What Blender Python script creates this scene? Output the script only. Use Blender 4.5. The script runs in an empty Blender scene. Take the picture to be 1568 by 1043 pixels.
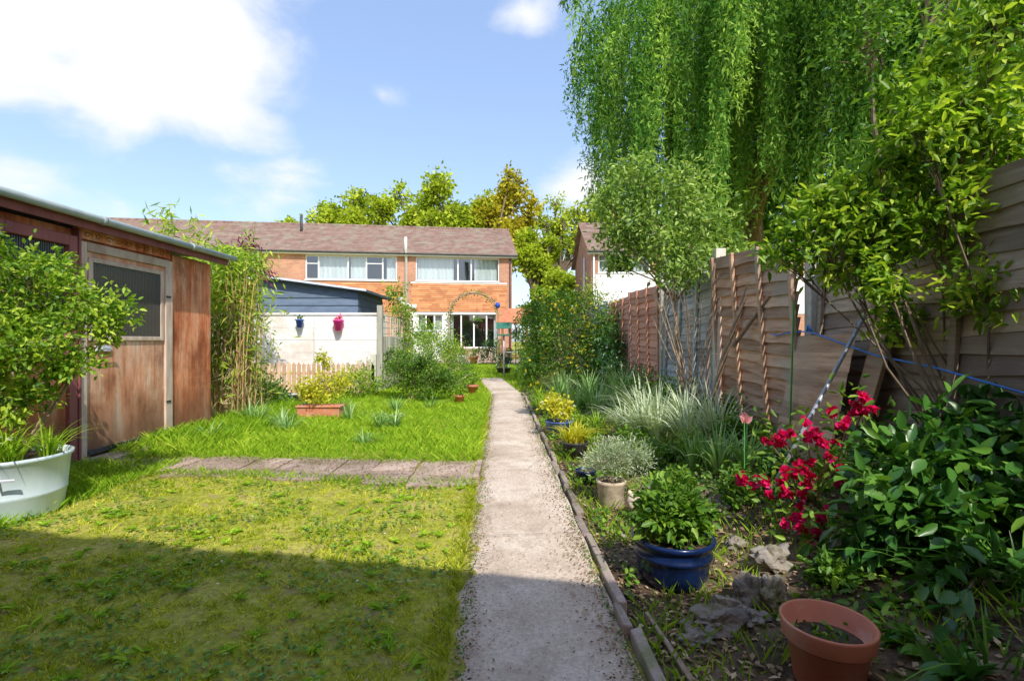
import bpy, math, random
import numpy as np
from mathutils import Vector
R = np.random.default_rng(7)
random.seed(7)
scene = bpy.context.scene
U = R.uniform

# ------------------------------------------------------------------ helpers
def link(o, parent=None):
    scene.collection.objects.link(o)
    if parent is not None: o.parent = parent
    return o
def group(name, loc=(0,0,0), rz=0):
    e = bpy.data.objects.new(name, None); e.empty_display_size = .2
    e.location = loc; e.rotation_euler = (0,0,rz)
    return link(e)
def mesh_np(name, V, F, mat, tint=None, parent=None, smooth=False):
    V = np.asarray(V, dtype=np.float32).reshape(-1,3); F = np.asarray(F, dtype=np.int32)
    m, k = F.shape
    me = bpy.data.meshes.new(name)
    me.vertices.add(len(V)); me.vertices.foreach_set("co", V.ravel())
    me.loops.add(m*k); me.loops.foreach_set("vertex_index", F.ravel())
    me.polygons.add(m); me.polygons.foreach_set("loop_start", np.arange(0, m*k, k, dtype=np.int32))
    if smooth: me.polygons.foreach_set("use_smooth", np.ones(m, dtype=bool))
    me.update(calc_edges=True)
    if tint is not None:
        a = me.attributes.new("tint", 'FLOAT', 'POINT'); a.data.foreach_set("value", np.asarray(tint, dtype=np.float32))
    if mat: me.materials.append(mat)
    return link(bpy.data.objects.new(name, me), parent)

class Part:
    def __init__(s, name, mat, parent=None, bevel=0, smooth=False):
        s.n, s.m, s.p, s.b, s.sm = name, mat, parent, bevel, smooth
        s.V, s.F, s.T = [], [], []
    def add(s, V, F, t=None):
        o = len(s.V); s.V += [tuple(v) for v in V]; s.F += [tuple(i+o for i in f) for f in F]
        s.T += [random.random() if t is None else t]*len(V); return s
    def box(s, x0,x1,y0,y1,z0,z1, t=None):
        V = [(x0,y0,z0),(x1,y0,z0),(x1,y1,z0),(x0,y1,z0),(x0,y0,z1),(x1,y0,z1),(x1,y1,z1),(x0,y1,z1)]
        return s.add(V, [(0,3,2,1),(4,5,6,7),(0,1,5,4),(1,2,6,5),(2,3,7,6),(3,0,4,7)], t)
    def quad(s, a,b,c,d, t=None): return s.add([a,b,c,d], [(0,1,2,3)], t)
    def tube(s, pts, rad, seg=7, t=None, caps=True):
        pts = [Vector(p) for p in pts]
        if not hasattr(rad,'__len__'): rad = [rad]*len(pts)
        V, F = [], []
        for i,p in enumerate(pts):
            d = (pts[min(i+1,len(pts)-1)]-pts[max(i-1,0)])
            if d.length < 1e-6: d = Vector((0,0,1))
            d.normalize()
            a = d.cross(Vector((.31,.95,.02)));
            if a.length < .1: a = d.cross(Vector((1,0,0)))
            a.normalize(); b = d.cross(a)
            for j in range(seg):
                th = 2*math.pi*j/seg
                V.append(p + (a*math.cos(th)+b*math.sin(th))*rad[i])
        for i in range(len(pts)-1):
            for j in range(seg):
                k=(j+1)%seg
                F.append((i*seg+j, i*seg+k, (i+1)*seg+k, (i+1)*seg+j))
        if caps:
            F.append(tuple(range(seg))[::-1]); F.append(tuple((len(pts)-1)*seg+j for j in range(seg)))
        return s.add(V,F,t)
    def lathe(s, c, prof, seg=32, t=None):
        V,F=[],[]
        for r,z in prof:
            for j in range(seg):
                th=2*math.pi*j/seg; V.append((c[0]+r*math.cos(th), c[1]+r*math.sin(th), c[2]+z))
        for i in range(len(prof)-1):
            for j in range(seg):
                k=(j+1)%seg; F.append((i*seg+j,i*seg+k,(i+1)*seg+k,(i+1)*seg+j))
        return s.add(V,F,t)
    def done(s):
        me = bpy.data.meshes.new(s.n); me.from_pydata([tuple(v) for v in s.V], [], s.F)
        a = me.attributes.new("tint",'FLOAT','POINT'); a.data.foreach_set("value", np.array(s.T,dtype=np.float32))
        if s.sm: me.polygons.foreach_set("use_smooth", np.ones(len(s.F),dtype=bool))
        me.materials.append(s.m); me.update()
        o = link(bpy.data.objects.new(s.n, me), s.p)
        if s.b:
            b = o.modifiers.new("bevel",'BEVEL'); b.width = s.b; b.segments = 2; b.limit_method='ANGLE'
        return o

# ------------------------------------------------------------------ materials
def newmat(name):
    m = bpy.data.materials.new(name); m.use_nodes = True
    nt = m.node_tree; nt.nodes.clear()
    return m, nt, nt.nodes, nt.links
def ramp(N, cols):
    r = N.new('ShaderNodeValToRGB'); e = r.color_ramp.elements
    while len(e) < len(cols): e.new(.5)
    for i,(p,c) in enumerate(cols):
        e[i].position = p; e[i].color = (*c,1)
    return r
def noise(N, L, vec, scale, detail=6, rough=.6):
    n = N.new('ShaderNodeTexNoise'); n.inputs['Scale'].default_value = scale
    n.inputs['Detail'].default_value = detail; n.inputs['Roughness'].default_value = rough
    if vec is not None: L.new(vec, n.inputs['Vector'])
    return n
def mapped(N, L, sc=(1,1,1), src='Object'):
    tc = N.new('ShaderNodeTexCoord'); mp = N.new('ShaderNodeMapping'); mp.inputs['Scale'].default_value = sc
    L.new(tc.outputs[src], mp.inputs['Vector']); return mp.outputs['Vector']
def mixc(N, L, f, a, b, mode='MIX'):
    m = N.new('ShaderNodeMix'); m.data_type='RGBA'; m.blend_type = mode
    for s,v in ((m.inputs[0],f),(m.inputs[6],a),(m.inputs[7],b)):
        if isinstance(v,(int,float)): s.default_value = v
        elif isinstance(v,tuple): s.default_value = (*v,1)
        else: L.new(v, s)
    return m.outputs[2]
def gain(c,k): return tuple(min(.86,x*k) for x in c)
def leaf_mat(name, dark, mid, light, tr=.35, rough=.45, spec=.35, k=1.4):
    dark,mid,light=gain(dark,k),gain(mid,k),gain(light,k)
    m,nt,N,L = newmat(name)
    at = N.new('ShaderNodeAttribute'); at.attribute_name='tint'
    r = ramp(N, [(0,dark),(.5,mid),(1,light)]); L.new(at.outputs['Fac'], r.inputs[0])
    if spec<.25:
        p = N.new('ShaderNodeBsdfDiffuse'); L.new(r.outputs[0], p.inputs['Color'])
    else:
        p = N.new('ShaderNodeBsdfPrincipled'); p.inputs['Roughness'].default_value=rough
        p.inputs['Specular IOR Level'].default_value=spec
        L.new(r.outputs[0], p.inputs['Base Color'])
    t = N.new('ShaderNodeBsdfTranslucent')
    L.new(mixc(N,L,1.0,r.outputs[0],(1.15,1.2,.6),'MULTIPLY'), t.inputs['Color'])
    mx = N.new('ShaderNodeMixShader'); mx.inputs[0].default_value = tr
    L.new(p.outputs[0], mx.inputs[1]); L.new(t.outputs[0], mx.inputs[2])
    o = N.new('ShaderNodeOutputMaterial'); L.new(mx.outputs[0], o.inputs[0]); return m
def surf_mat(name, cols, sc=(1,1,1), nscale=5, rough=.8, bump=.3, bdist=.01, tintamt=.3, stain=None, metal=0, spec=.3, detail=8, stain_scale=1.5, k=1.3):
    """generic weathered surface: noise-ramped colour, per-part tint, stains and bump"""
    cols=[gain(c,k) for c in cols]
    if stain: stain=gain(stain,k)
    m,nt,N,L = newmat(name)
    v = mapped(N,L,sc); n = noise(N,L,v,nscale,detail)
    kk = len(cols); r = ramp(N, [(.3+.4*i/max(1,kk-1),c) for i,c in enumerate(cols)]); L.new(n.outputs[0], r.inputs[0])
    col = r.outputs[0]
    if stain:
        v2 = mapped(N,L,(1,1,1)); n2 = noise(N,L,v2,stain_scale,7,.65)
        r2 = ramp(N,[(.48,(0,0,0)),(.62,(1,1,1))]); L.new(n2.outputs[0], r2.inputs[0])
        col = mixc(N,L,r2.outputs[0],col,stain)
    if tintamt:
        at = N.new('ShaderNodeAttribute'); at.attribute_name='tint'
        mr = N.new('ShaderNodeMapRange'); mr.inputs[3].default_value=1-tintamt; mr.inputs[4].default_value=1+tintamt*.5
        L.new(at.outputs['Fac'], mr.inputs[0])
        cc = N.new('ShaderNodeCombineColor')
        for i in range(3): L.new(mr.outputs[0], cc.inputs[i])
        col = mixc(N,L,1.0,col,cc.outputs[0],'MULTIPLY')
    p = N.new('ShaderNodeBsdfPrincipled'); p.inputs['Roughness'].default_value=rough; p.inputs['Metallic'].default_value=metal
    p.inputs['Specular IOR Level'].default_value=spec
    L.new(col, p.inputs['Base Color'])
    if bump:
        b = N.new('ShaderNodeBump'); b.inputs['Strength'].default_value=bump; b.inputs['Distance'].default_value=bdist
        L.new(n.outputs[0], b.inputs['Height']); L.new(b.outputs[0], p.inputs['Normal'])
    o = N.new('ShaderNodeOutputMaterial'); L.new(p.outputs[0], o.inputs[0]); return m
def brick_mat(name, c1, c2, mortar, bw=.225, rh=.075):
    m,nt,N,L = newmat(name)
    tc = N.new('ShaderNodeTexCoord'); sp = N.new('ShaderNodeSeparateXYZ'); L.new(tc.outputs['Object'], sp.inputs[0])
    ad = N.new('ShaderNodeMath'); L.new(sp.outputs[0], ad.inputs[0]); L.new(sp.outputs[1], ad.inputs[1])
    cb = N.new('ShaderNodeCombineXYZ'); L.new(ad.outputs[0], cb.inputs[0]); L.new(sp.outputs[2], cb.inputs[1])
    b = N.new('ShaderNodeTexBrick'); b.inputs['Scale'].default_value=1; b.inputs['Brick Width'].default_value=bw
    b.inputs['Row Height'].default_value=rh; b.inputs['Mortar Size'].default_value=.008
    b.inputs['Color1'].default_value=(*c1,1); b.inputs['Color2'].default_value=(*c2,1); b.inputs['Mortar'].default_value=(*mortar,1)
    L.new(cb.outputs[0], b.inputs['Vector'])
    n = noise(N,L,tc.outputs['Object'],1.2,6); r = ramp(N,[(.3,(.75,.75,.75)),(.7,(1.15,1.12,1.1))]); L.new(n.outputs[0], r.inputs[0])
    p = N.new('ShaderNodeBsdfPrincipled'); p.inputs['Roughness'].default_value=.9
    L.new(mixc(N,L,1.0,b.outputs[0],r.outputs[0],'MULTIPLY'), p.inputs['Base Color'])
    o = N.new('ShaderNodeOutputMaterial'); L.new(p.outputs[0], o.inputs[0]); return m
def glass_mat(name, refl=.18):
    m,nt,N,L = newmat(name)
    t = N.new('ShaderNodeBsdfTransparent'); t.inputs[0].default_value=(.85,.9,.9,1)
    g = N.new('ShaderNodeBsdfGlossy'); g.inputs['Roughness'].default_value=.03
    mx = N.new('ShaderNodeMixShader'); mx.inputs[0].default_value=refl
    L.new(t.outputs[0],mx.inputs[1]); L.new(g.outputs[0],mx.inputs[2])
    o = N.new('ShaderNodeOutputMaterial'); L.new(mx.outputs[0], o.inputs[0]); return m

M = {}
M['bark'] = surf_mat('bark', [(.10,.07,.05),(.22,.17,.12)], (1,1,.3), 20, .9, .6)
M['twig'] = surf_mat('twig', [(.19,.13,.09),(.36,.27,.19)], (1,1,1), 30, .9, .3)
M['cane'] = surf_mat('cane', [(.35,.2,.08),(.5,.36,.16)], (1,1,1), 6, .6, .1)
M['white'] = surf_mat('white_paint', [(.74,.74,.72),(.82,.82,.8)], (1,1,1), 3, .45, .03, tintamt=.05, k=1.05)
M['render'] = surf_mat('white_render', [(.74,.72,.68),(.82,.81,.78)], (1,1,1), 2, .85, .1, tintamt=.05, k=1.05)
M['brick'] = brick_mat('house_brick', (.56,.25,.14), (.44,.19,.11), (.5,.4,.32))
M['tilehang'] = surf_mat('hung_tiles', [(.46,.18,.075),(.54,.25,.12)], (1,1,1), 4, .85, .2, tintamt=.3)
M['rooftile'] = surf_mat('roof_tiles', [(.16,.10,.08),(.25,.165,.13)], (1,1,1), 3, .9, .3, tintamt=.14, stain=(.22,.185,.14))
M['glass'] = glass_mat('window_glass')
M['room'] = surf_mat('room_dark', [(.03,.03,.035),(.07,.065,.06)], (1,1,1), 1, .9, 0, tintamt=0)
M['curtain'] = surf_mat('curtain', [(.55,.57,.58),(.75,.76,.75)], (9,9,.3), 1.2, .9, .2, tintamt=.1, k=1.1)
M['bluegrey'] = surf_mat('blue_grey_boards', [(.075,.105,.15),(.12,.16,.215)], (1,1,4), 3, .7, .2, tintamt=.25)
M['felt'] = surf_mat('roof_felt', [(.07,.085,.11),(.13,.15,.17)], (1,1,1), 8, .9, .3)
M['plum'] = surf_mat('plum_frame', [(.18,.055,.06),(.28,.10,.095)], (1,1,.3), 8, .5, .1, tintamt=.15)
M['palewood'] = surf_mat('pale_trim', [(.36,.24,.18),(.5,.39,.31),(.6,.49,.41)], (1,1,.25), 10, .8, .3, tintamt=.15, k=1.2)
M['gutter'] = surf_mat('gutter_grey', [(.24,.29,.28),(.40,.44,.42)], (1,1,1), 4, .5, .1)
M['whitewash'] = surf_mat('whitewashed_boards', [(.66,.6,.56),(.76,.73,.7),(.8,.79,.77)], (1,1,2.5), 4, .85, .2, tintamt=.06, stain=(.62,.56,.5), stain_scale=1.1, k=1.05)
M['picket'] = surf_mat('picket_wood', [(.38,.22,.13),(.55,.38,.26)], (1,1,.3), 9, .8, .3)
M['greypost'] = surf_mat('weathered_post', [(.32,.31,.25),(.48,.46,.38)], (1,1,.2), 12, .9, .4)
M['concrete_post'] = surf_mat('concrete_post', [(.36,.34,.29),(.52,.49,.43)], (1,1,1), 18, .9, .4)
M['fenceA'] = surf_mat('fence_boards_tan', [(.19,.13,.088),(.37,.275,.195),(.48,.385,.29)], (1,.6,6), 4.5, .85, .5, tintamt=.45, stain=(.29,.225,.165), k=1.2)
M['fenceA2'] = surf_mat('fence_boards_orange', [(.25,.14,.085),(.42,.26,.165),(.5,.36,.245)], (1,.6,6), 4.5, .85, .5, tintamt=.4, stain=(.34,.27,.2), k=1.25)
M['fenceB'] = surf_mat('fence_boards_grey', [(.21,.225,.225),(.35,.36,.35),(.44,.44,.41)], (1,.6,6), 4.5, .85, .5, tintamt=.35, k=1.2)
M['fenceC'] = surf_mat('fence_boards_red', [(.38,.17,.11),(.52,.28,.19)], (1,.6,6), 4.5, .85, .5, tintamt=.3, k=1.3)
M['bluepot'] = surf_mat('blue_glaze', [(.003,.007,.02),(.008,.026,.11)], (1,1,1.5), 6, .2, .05, tintamt=0, spec=.45, k=1)
M['bluepot2'] = surf_mat('blue_glaze_light', [(.03,.07,.2),(.07,.14,.34)], (1,1,1), 5, .25, .05, tintamt=0, spec=.5)
M['terracotta'] = surf_mat('terracotta', [(.44,.15,.085),(.54,.21,.125)], (1,1,1), 7, .65, .1, tintamt=0, stain=(.52,.27,.19), stain_scale=6, k=1.1)
M['stone'] = surf_mat('stone', [(.10,.09,.08),(.26,.23,.2),(.44,.39,.34)], (1,1,1), 9, .9, .7, .02, k=1.2, stain=(.16,.15,.08), stain_scale=9)
M['ornament'] = surf_mat('ornament_stone', [(.3,.24,.17),(.55,.47,.36)], (1,1,1), 14, .9, .6)
M['tub'] = surf_mat('galvanised_tub', [(.48,.6,.64),(.64,.73,.76)], (1,1,.4), 6, .4, .1, tintamt=.05, metal=.1, k=1.1)
M['metal'] = surf_mat('galvanised_pole', [(.5,.53,.57),(.7,.73,.77)], (1,1,1), 20, .4, .1, metal=.3, k=1.1)
M['black'] = surf_mat('dark_pot', [(.025,.025,.03),(.06,.06,.06)], (1,1,1), 8, .5, .1)
M['bluerope'] = surf_mat('blue_rope', [(.03,.12,.4),(.07,.22,.6)], (1,1,1), 60, .6, .4)
M['magenta'] = surf_mat('magenta_paint', [(.55,.02,.2),(.65,.04,.28)], (1,1,1), 6, .4, .05)
M['royal'] = surf_mat('royal_blue_paint', [(.02,.06,.4),(.03,.1,.5)], (1,1,1), 6, .4, .05)
M['green'] = surf_mat('green_paint', [(.03,.13,.09),(.05,.2,.13)], (1,1,1), 6, .5, .1)
M['stake'] = surf_mat('green_stake', [(.07,.3,.05),(.1,.4,.08)], (1,1,1), 6, .5, .1)
M['soil'] = surf_mat('soil', [(.025,.018,.012),(.09,.06,.04)], (1,1,1), 30, 1, .8, .02, tintamt=0)
M['redbrown'] = surf_mat('redbrown_timber', [(.28,.1,.05),(.4,.17,.09)], (1,1,1), 6, .8, .3)
M['slab'] = surf_mat('paving_slab', [(.23,.165,.125),(.38,.285,.225),(.5,.40,.33)], (1,1,1), 7, .9, .5, tintamt=.28, stain=(.22,.175,.105), stain_scale=3.5, k=1.2)
M['edging'] = surf_mat('edging_stone', [(.22,.17,.14),(.42,.34,.29)], (1,1,1), 14, .9, .7, tintamt=.4, stain=(.17,.17,.09), stain_scale=7, k=1.15)

# leaf materials
G_lawn = leaf_mat('lawn_blades', (.12,.17,.012),(.30,.35,.025),(.52,.50,.075), .4, .6, .12, 1.5)
G_long = leaf_mat('long_grass', (.09,.19,.010),(.20,.34,.022),(.40,.49,.055), .42, .5, .2, 1.45)
G_yel  = leaf_mat('yellow_green_leaves', (.045,.115,.010),(.165,.285,.020),(.42,.50,.055), .42, k=1.42)
G_mid  = leaf_mat('green_leaves', (.03,.08,.010),(.085,.185,.018),(.23,.36,.04), .36)
G_box  = leaf_mat('box_leaves', (.03,.085,.010),(.08,.17,.016),(.19,.30,.03), .32, k=1.25)
G_will = leaf_mat('willow_leaves', (.020,.068,.014),(.085,.20,.034),(.30,.44,.085), .40, .5, .2, 1.42)
G_apple= leaf_mat('apple_leaves', (.07,.14,.03),(.20,.31,.06),(.42,.52,.14), .40, .5, .3, 1.3)
G_dark = leaf_mat('dark_leaves', (.012,.045,.012),(.03,.095,.02),(.09,.19,.035), .25, .3, .6, 1.2)
G_rosy = leaf_mat('glossy_shrub_leaves', (.02,.075,.014),(.05,.15,.02),(.15,.29,.04), .28, .32, .5, 1.3)
G_gold = leaf_mat('golden_leaves', (.20,.25,.012),(.42,.42,.025),(.60,.53,.06), .4)
G_grey = leaf_mat('grey_green_leaves', (.15,.21,.13),(.29,.36,.22),(.48,.53,.38), .3)
G_iris = leaf_mat('strap_leaves', (.07,.16,.035),(.18,.32,.09),(.44,.53,.28), .35)
G_oak  = leaf_mat('tree_leaves', (.12,.17,.014),(.29,.36,.030),(.52,.55,.075), .45, .6, .2, 1.4)
G_bronze = leaf_mat('bronze_leaves', (.18,.16,.014),(.38,.33,.03),(.54,.50,.07), .45, .6, .2, 1.35)
P_red  = leaf_mat('crimson_petals', (.36,.003,.045),(.66,.012,.12),(.85,.05,.24), .35, .5, .2, 1.15)
P_pink = leaf_mat('pink_petals', (.7,.25,.35),(.8,.4,.45),(.85,.6,.6), .35, k=1)
P_yel  = leaf_mat('yellow_petals', (.7,.5,.01),(.85,.65,.02),(.9,.78,.1), .3, k=1)
P_white= leaf_mat('white_petals', (.7,.7,.65),(.8,.8,.75),(.85,.85,.8), .3, k=1)
P_purp = leaf_mat('purple_leaves', (.06,.01,.03),(.16,.03,.07),(.3,.08,.13), .35)
Litter = leaf_mat('leaf_litter', (.08,.05,.03),(.27,.17,.10),(.54,.42,.25), .15, .8, .2, 1.2)

def shedwood(name, cols, streak=.72):
    m,nt,N,L = newmat(name)
    v = mapped(N,L,(2.2,2.2,.4)); n1 = noise(N,L,v,2.6,10,.68)
    r1 = ramp(N,[(.30,cols[0]),(.45,cols[1]),(.56,cols[2]),(.70,cols[3])]); L.new(n1.outputs[0], r1.inputs[0])
    v2 = mapped(N,L,(1,1,.7)); n2 = noise(N,L,v2,1.6,9,.68); r2 = ramp(N,[(.38,(.50,.38,.31)),(.47,(.85,.78,.72)),(.58,(1.12,1.12,1.12))]); L.new(n2.outputs[0], r2.inputs[0])
    v3 = mapped(N,L,(9,9,.45)); n3 = noise(N,L,v3,3,7,.7); r3 = ramp(N,[(.36,(streak,streak*.92,streak*.86)),(.5,(1,1,1)),(.66,(1.12,1.16,1.2))]); L.new(n3.outputs[0], r3.inputs[0])
    c = mixc(N,L,1.0,mixc(N,L,1.0,r1.outputs[0],r2.outputs[0],'MULTIPLY'),r3.outputs[0],'MULTIPLY')
    # damp, dirty band rising from the ground
    tc = N.new('ShaderNodeTexCoord'); sp = N.new('ShaderNodeSeparateXYZ'); L.new(tc.outputs['Object'], sp.inputs[0])
    ma = N.new('ShaderNodeMath'); ma.operation='MULTIPLY_ADD'; L.new(n3.outputs[0],ma.inputs[0]); ma.inputs[1].default_value=-1.1; L.new(sp.outputs[2],ma.inputs[2])
    mr = N.new('ShaderNodeMapRange'); mr.inputs[1].default_value=-.35; mr.inputs[2].default_value=.12; mr.inputs[3].default_value=.75; mr.inputs[4].default_value=0; L.new(ma.outputs[0],mr.inputs[0])
    c = mixc(N,L,mr.outputs[0],c,(.16,.085,.05))
    p = N.new('ShaderNodeBsdfPrincipled'); p.inputs['Roughness'].default_value=.7; L.new(c,p.inputs['Base Color'])
    b = N.new('ShaderNodeBump'); b.inputs['Strength'].default_value=.35; b.inputs['Distance'].default_value=.008; L.new(n3.outputs[0],b.inputs['Height']); L.new(b.outputs[0],p.inputs['Normal'])
    o = N.new('ShaderNodeOutputMaterial'); L.new(p.outputs[0],o.inputs[0]); return m
M['shedwood']=shedwood('stained_shed_timber',[(.34,.085,.035),(.68,.22,.09),(.78,.34,.18),(.82,.60,.47)])
M['doorwood']=shedwood('faded_door_ply',[(.42,.16,.08),(.68,.32,.18),(.76,.47,.32),(.78,.64,.53)],.76)

m,nt,N,L = newmat('reeded_glass')
v = mapped(N,L,(1,1,1)); w = N.new('ShaderNodeTexWave'); w.bands_direction='Y'; w.inputs['Scale'].default_value=14; L.new(v,w.inputs['Vector'])
rr_=ramp(N,[(0,(.015,.02,.017)),(1,(.07,.08,.07))]); L.new(w.outputs[0],rr_.inputs[0])
p = N.new('ShaderNodeBsdfPrincipled'); L.new(rr_.outputs[0],p.inputs['Base Color']); p.inputs['Roughness'].default_value=.15
b = N.new('ShaderNodeBump'); b.inputs['Strength'].default_value=.6; b.inputs['Distance'].default_value=.01; L.new(w.outputs[0],b.inputs['Height']); L.new(b.outputs[0],p.inputs['Normal'])
o = N.new('ShaderNodeOutputMaterial'); L.new(p.outputs[0],o.inputs[0]); M['reeded']=m

def ground_mat(name, ramps, stain, s1=2.2, s2=28, bump=.6, lo=.6, hi=1.2, thr=(.55,.66), mid=None):
    m,nt,N,L = newmat(name)
    v = mapped(N,L); a = noise(N,L,v,s1,6,.6); r = ramp(N,ramps); L.new(a.outputs[0],r.inputs[0])
    f = noise(N,L,v,s2,8,.7); rf = ramp(N,[(.35,(lo,lo,lo*.95)),(.65,(hi,hi,hi*.97))]); L.new(f.outputs[0],rf.inputs[0])
    c = mixc(N,L,1.0,r.outputs[0],rf.outputs[0],'MULTIPLY')
    s = noise(N,L,v,s1*2.7,7,.7); rs = ramp(N,[(thr[0],(0,0,0)),(thr[1],(1,1,1))]); L.new(s.outputs[0],rs.inputs[0])
    c = mixc(N,L,rs.outputs[0],c,stain)
    if mid:
        s = noise(N,L,v,s1*8,7,.75); rs = ramp(N,[(.60,(0,0,0)),(.68,(1,1,1))]); L.new(s.outputs[0],rs.inputs[0])
        c = mixc(N,L,rs.outputs[0],c,mid)
    p = N.new('ShaderNodeBsdfPrincipled'); p.inputs['Roughness'].default_value=.95; p.inputs['Specular IOR Level'].default_value=.15; L.new(c,p.inputs['Base Color'])
    b = N.new('ShaderNodeBump'); b.inputs['Strength'].default_value=bump; b.inputs['Distance'].default_value=.015; L.new(f.outputs[0],b.inputs['Height']); L.new(b.outputs[0],p.inputs['Normal'])
    o = N.new('ShaderNodeOutputMaterial'); L.new(p.outputs[0],o.inputs[0]); return m
M['ground'] = ground_mat('ground_turf', [(.3,(.20,.24,.025)),(.5,(.36,.36,.05)),(.7,(.47,.42,.12))], (.33,.25,.12), mid=(.17,.12,.065))
M['bedsoil'] = ground_mat('bed_soil', [(.35,(.065,.043,.029)),(.5,(.14,.10,.066)),(.65,(.25,.19,.125))], (.11,.16,.03), 3, 45, .9)
M['path'] = ground_mat('old_concrete', [(.3,(.47,.365,.285)),(.5,(.62,.51,.42)),(.68,(.72,.62,.53))], (.40,.31,.235), 1.6, 60, .4, .72, 1.12, (.50,.70), mid=(.46,.35,.26))

# ------------------------------------------------------------------ terrain
def sstep(t): t=np.clip(t,0,1); return t*t*(3-2*t)
def H(x,y):
    x=np.asarray(x,float); y=np.asarray(y,float)
    return .38*sstep((x-.75)/1.5)*(1-sstep((y-13)/5)) + (.012*np.sin(x*2.3+1)*np.sin(y*1.9)+.006*np.sin(x*6.1)*np.sin(y*5.3+1))*(x<-.5)
def sheet(name, xs, ys, mat, dz=0):
    X,Y = np.meshgrid(xs,ys); Z = H(X,Y)+dz
    V = np.stack([X,Y,Z],-1).reshape(-1,3); nx=len(xs); ny=len(ys)
    i = (np.arange(ny-1)[:,None]*nx+np.arange(nx-1)[None]).ravel()
    return mesh_np(name, V, np.stack([i,i+1,i+nx+1,i+nx],1), mat, smooth=True)
sheet('ground', np.concatenate([[-400,-150,-60,-25],np.linspace(-9,5,140),[9,25,60,150,400]]),
      np.concatenate([[-200,-60,-15,-4],np.linspace(-1,20,180),[24,35,60,150,500]]), M['ground'])
ys = np.linspace(-1,14,120); xs0=np.linspace(0,1,30)
V=[];
for y in ys:
    xl=.53-.025*y; xr=2.5-.023*y
    for t in xs0:
        x=xl+(xr-xl)*t; V.append((x,y,float(H(x,y))+.006))
nx=30; i=(np.arange(119)[:,None]*nx+np.arange(29)[None]).ravel()
mesh_np('flower_bed', V, np.stack([i,i+1,i+nx+1,i+nx],1), M['bedsoil'], smooth=True)

def pathx(y):
    b = -.55*float(sstep((y-10)/8.))
    return -.175-.024*y+b, .50-.025*y+b*.9
V=[]; ysp=np.linspace(-2,16,400)
for y in ysp:
    a,bb=pathx(y); a+=.026*math.sin(y*7.3)+.020*math.sin(y*17.1+1)+.012*math.sin(y*41)+random.uniform(-.008,.008); bb+=.006*math.sin(y*9)
    for k in range(7):
        t=k/6; x=a+(bb-a)*t
        z=.028+.004*math.sin(y*1.7+x*3)-(.03 if k in(0,) else 0)
        V.append((x,y,z))
nx=7; i=(np.arange(399)[:,None]*nx+np.arange(6)[None]).ravel()
mesh_np('garden_path', V, np.stack([i,i+1,i+nx+1,i+nx],1), M['path'], smooth=True)
cr=Part('path_cracks',M['soil'],None)
for (xa,ya_,xb,yb) in [(-.25,3.05,.42,3.12),(-.28,4.62,.40,4.58),(-.3,6.6,.33,6.65),(-.33,8.4,.28,8.45),(.12,4.6,.38,5.3)]:
    pts=[]; K=30
    for k in range(K+1):
        t=k/K; pts.append((xa+(xb-xa)*t+random.uniform(-.008,.008),ya_+(yb-ya_)*t+random.uniform(-.010,.010)))
    for k in range(K):
        if random.random()<.15: continue
        (x0,y0),(x1,y1)=pts[k],pts[k+1]; d=math.hypot(x1-x0,y1-y0)+1e-6; w_=random.uniform(.0006,.0024); nx_,ny_=-(y1-y0)/d*w_,(x1-x0)/d*w_
        cr.quad((x0-nx_,y0-ny_,.0365),(x1-nx_,y1-ny_,.0365),(x1+nx_,y1+ny_,.0365),(x0+nx_,y0+ny_,.0365))
cr.done()
e = Part('path_edging', M['edging'], None, .008)
y=-1.
while y<11:
    l=random.uniform(.12,.5); a=pathx(y)[1]+.012; b_=pathx(y+l)[1]+.012
    j=random.uniform(-.014,.014); j2=j+random.uniform(-.01,.01); h=random.uniform(.035,.075); w=random.uniform(.032,.052)
    V=[(a+j,y,-.02),(a+j+w,y,-.02),(b_+j2+w,y+l-.012,-.02),(b_+j2,y+l-.012,-.02)]
    V+=[(v[0],v[1],h+random.uniform(-.012,.012)) for v in V]
    e.add(V,[(0,3,2,1),(4,5,6,7),(0,1,5,4),(1,2,6,5),(2,3,7,6),(3,0,4,7)]); y+=l
e.done()
sp = Part('worn_cross_path', M['slab'], None, .004)
x=-.27
while x>-4.2:
    w=random.uniform(.28,.62); t=(-x)/4.1
    yc=4.60+.42*t+random.uniform(-.03,.03); hw=.42-.15*t+random.uniform(-.06,.05)
    if random.random()<.5 or x>-1.0: c_=yc+random.uniform(-.1,.1); rows=[(yc-hw,c_-.006),(c_+.006,yc+hw)]
    else: rows=[(yc-hw,yc+hw)]
    for (ya,yb) in rows:
        x0=x-w+.010; x1=x-.004; s_=random.uniform(-.05,.05); V=[]
        E=[(x0,ya),(x0+(x1-x0)*.35,ya),(x0+(x1-x0)*.7,ya),(x1,ya),(x1+s_*.5,(ya+yb)/2),(x1,yb),(x0+(x1-x0)*.6,yb),(x0+(x1-x0)*.25,yb),(x0,yb),(x0-s_*.2,(ya+yb)/2)]
        z=random.uniform(.010,.024)
        V=[(a+random.uniform(-.012,.0),b+random.uniform(-.045,.045)*(1 if b in(ya,yb) and (b<yc-.2 or b>yc+.2) else .1),z+random.uniform(-.003,.003)) for a,b in E]; n=len(E)
        V2=[(v[0],v[1],-.03) for v in V]
        sp.add(V+V2,[tuple(range(n))]+[(k,n+k,n+(k+1)%n,(k+1)%n) for k in range(n)])
    x-=w
sp.done()
kb=Part('kerb_brick', M['slab'],None,.006); kb.box(-.335,-.285,4.35,4.95,-.02,.05); kb.done()

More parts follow.
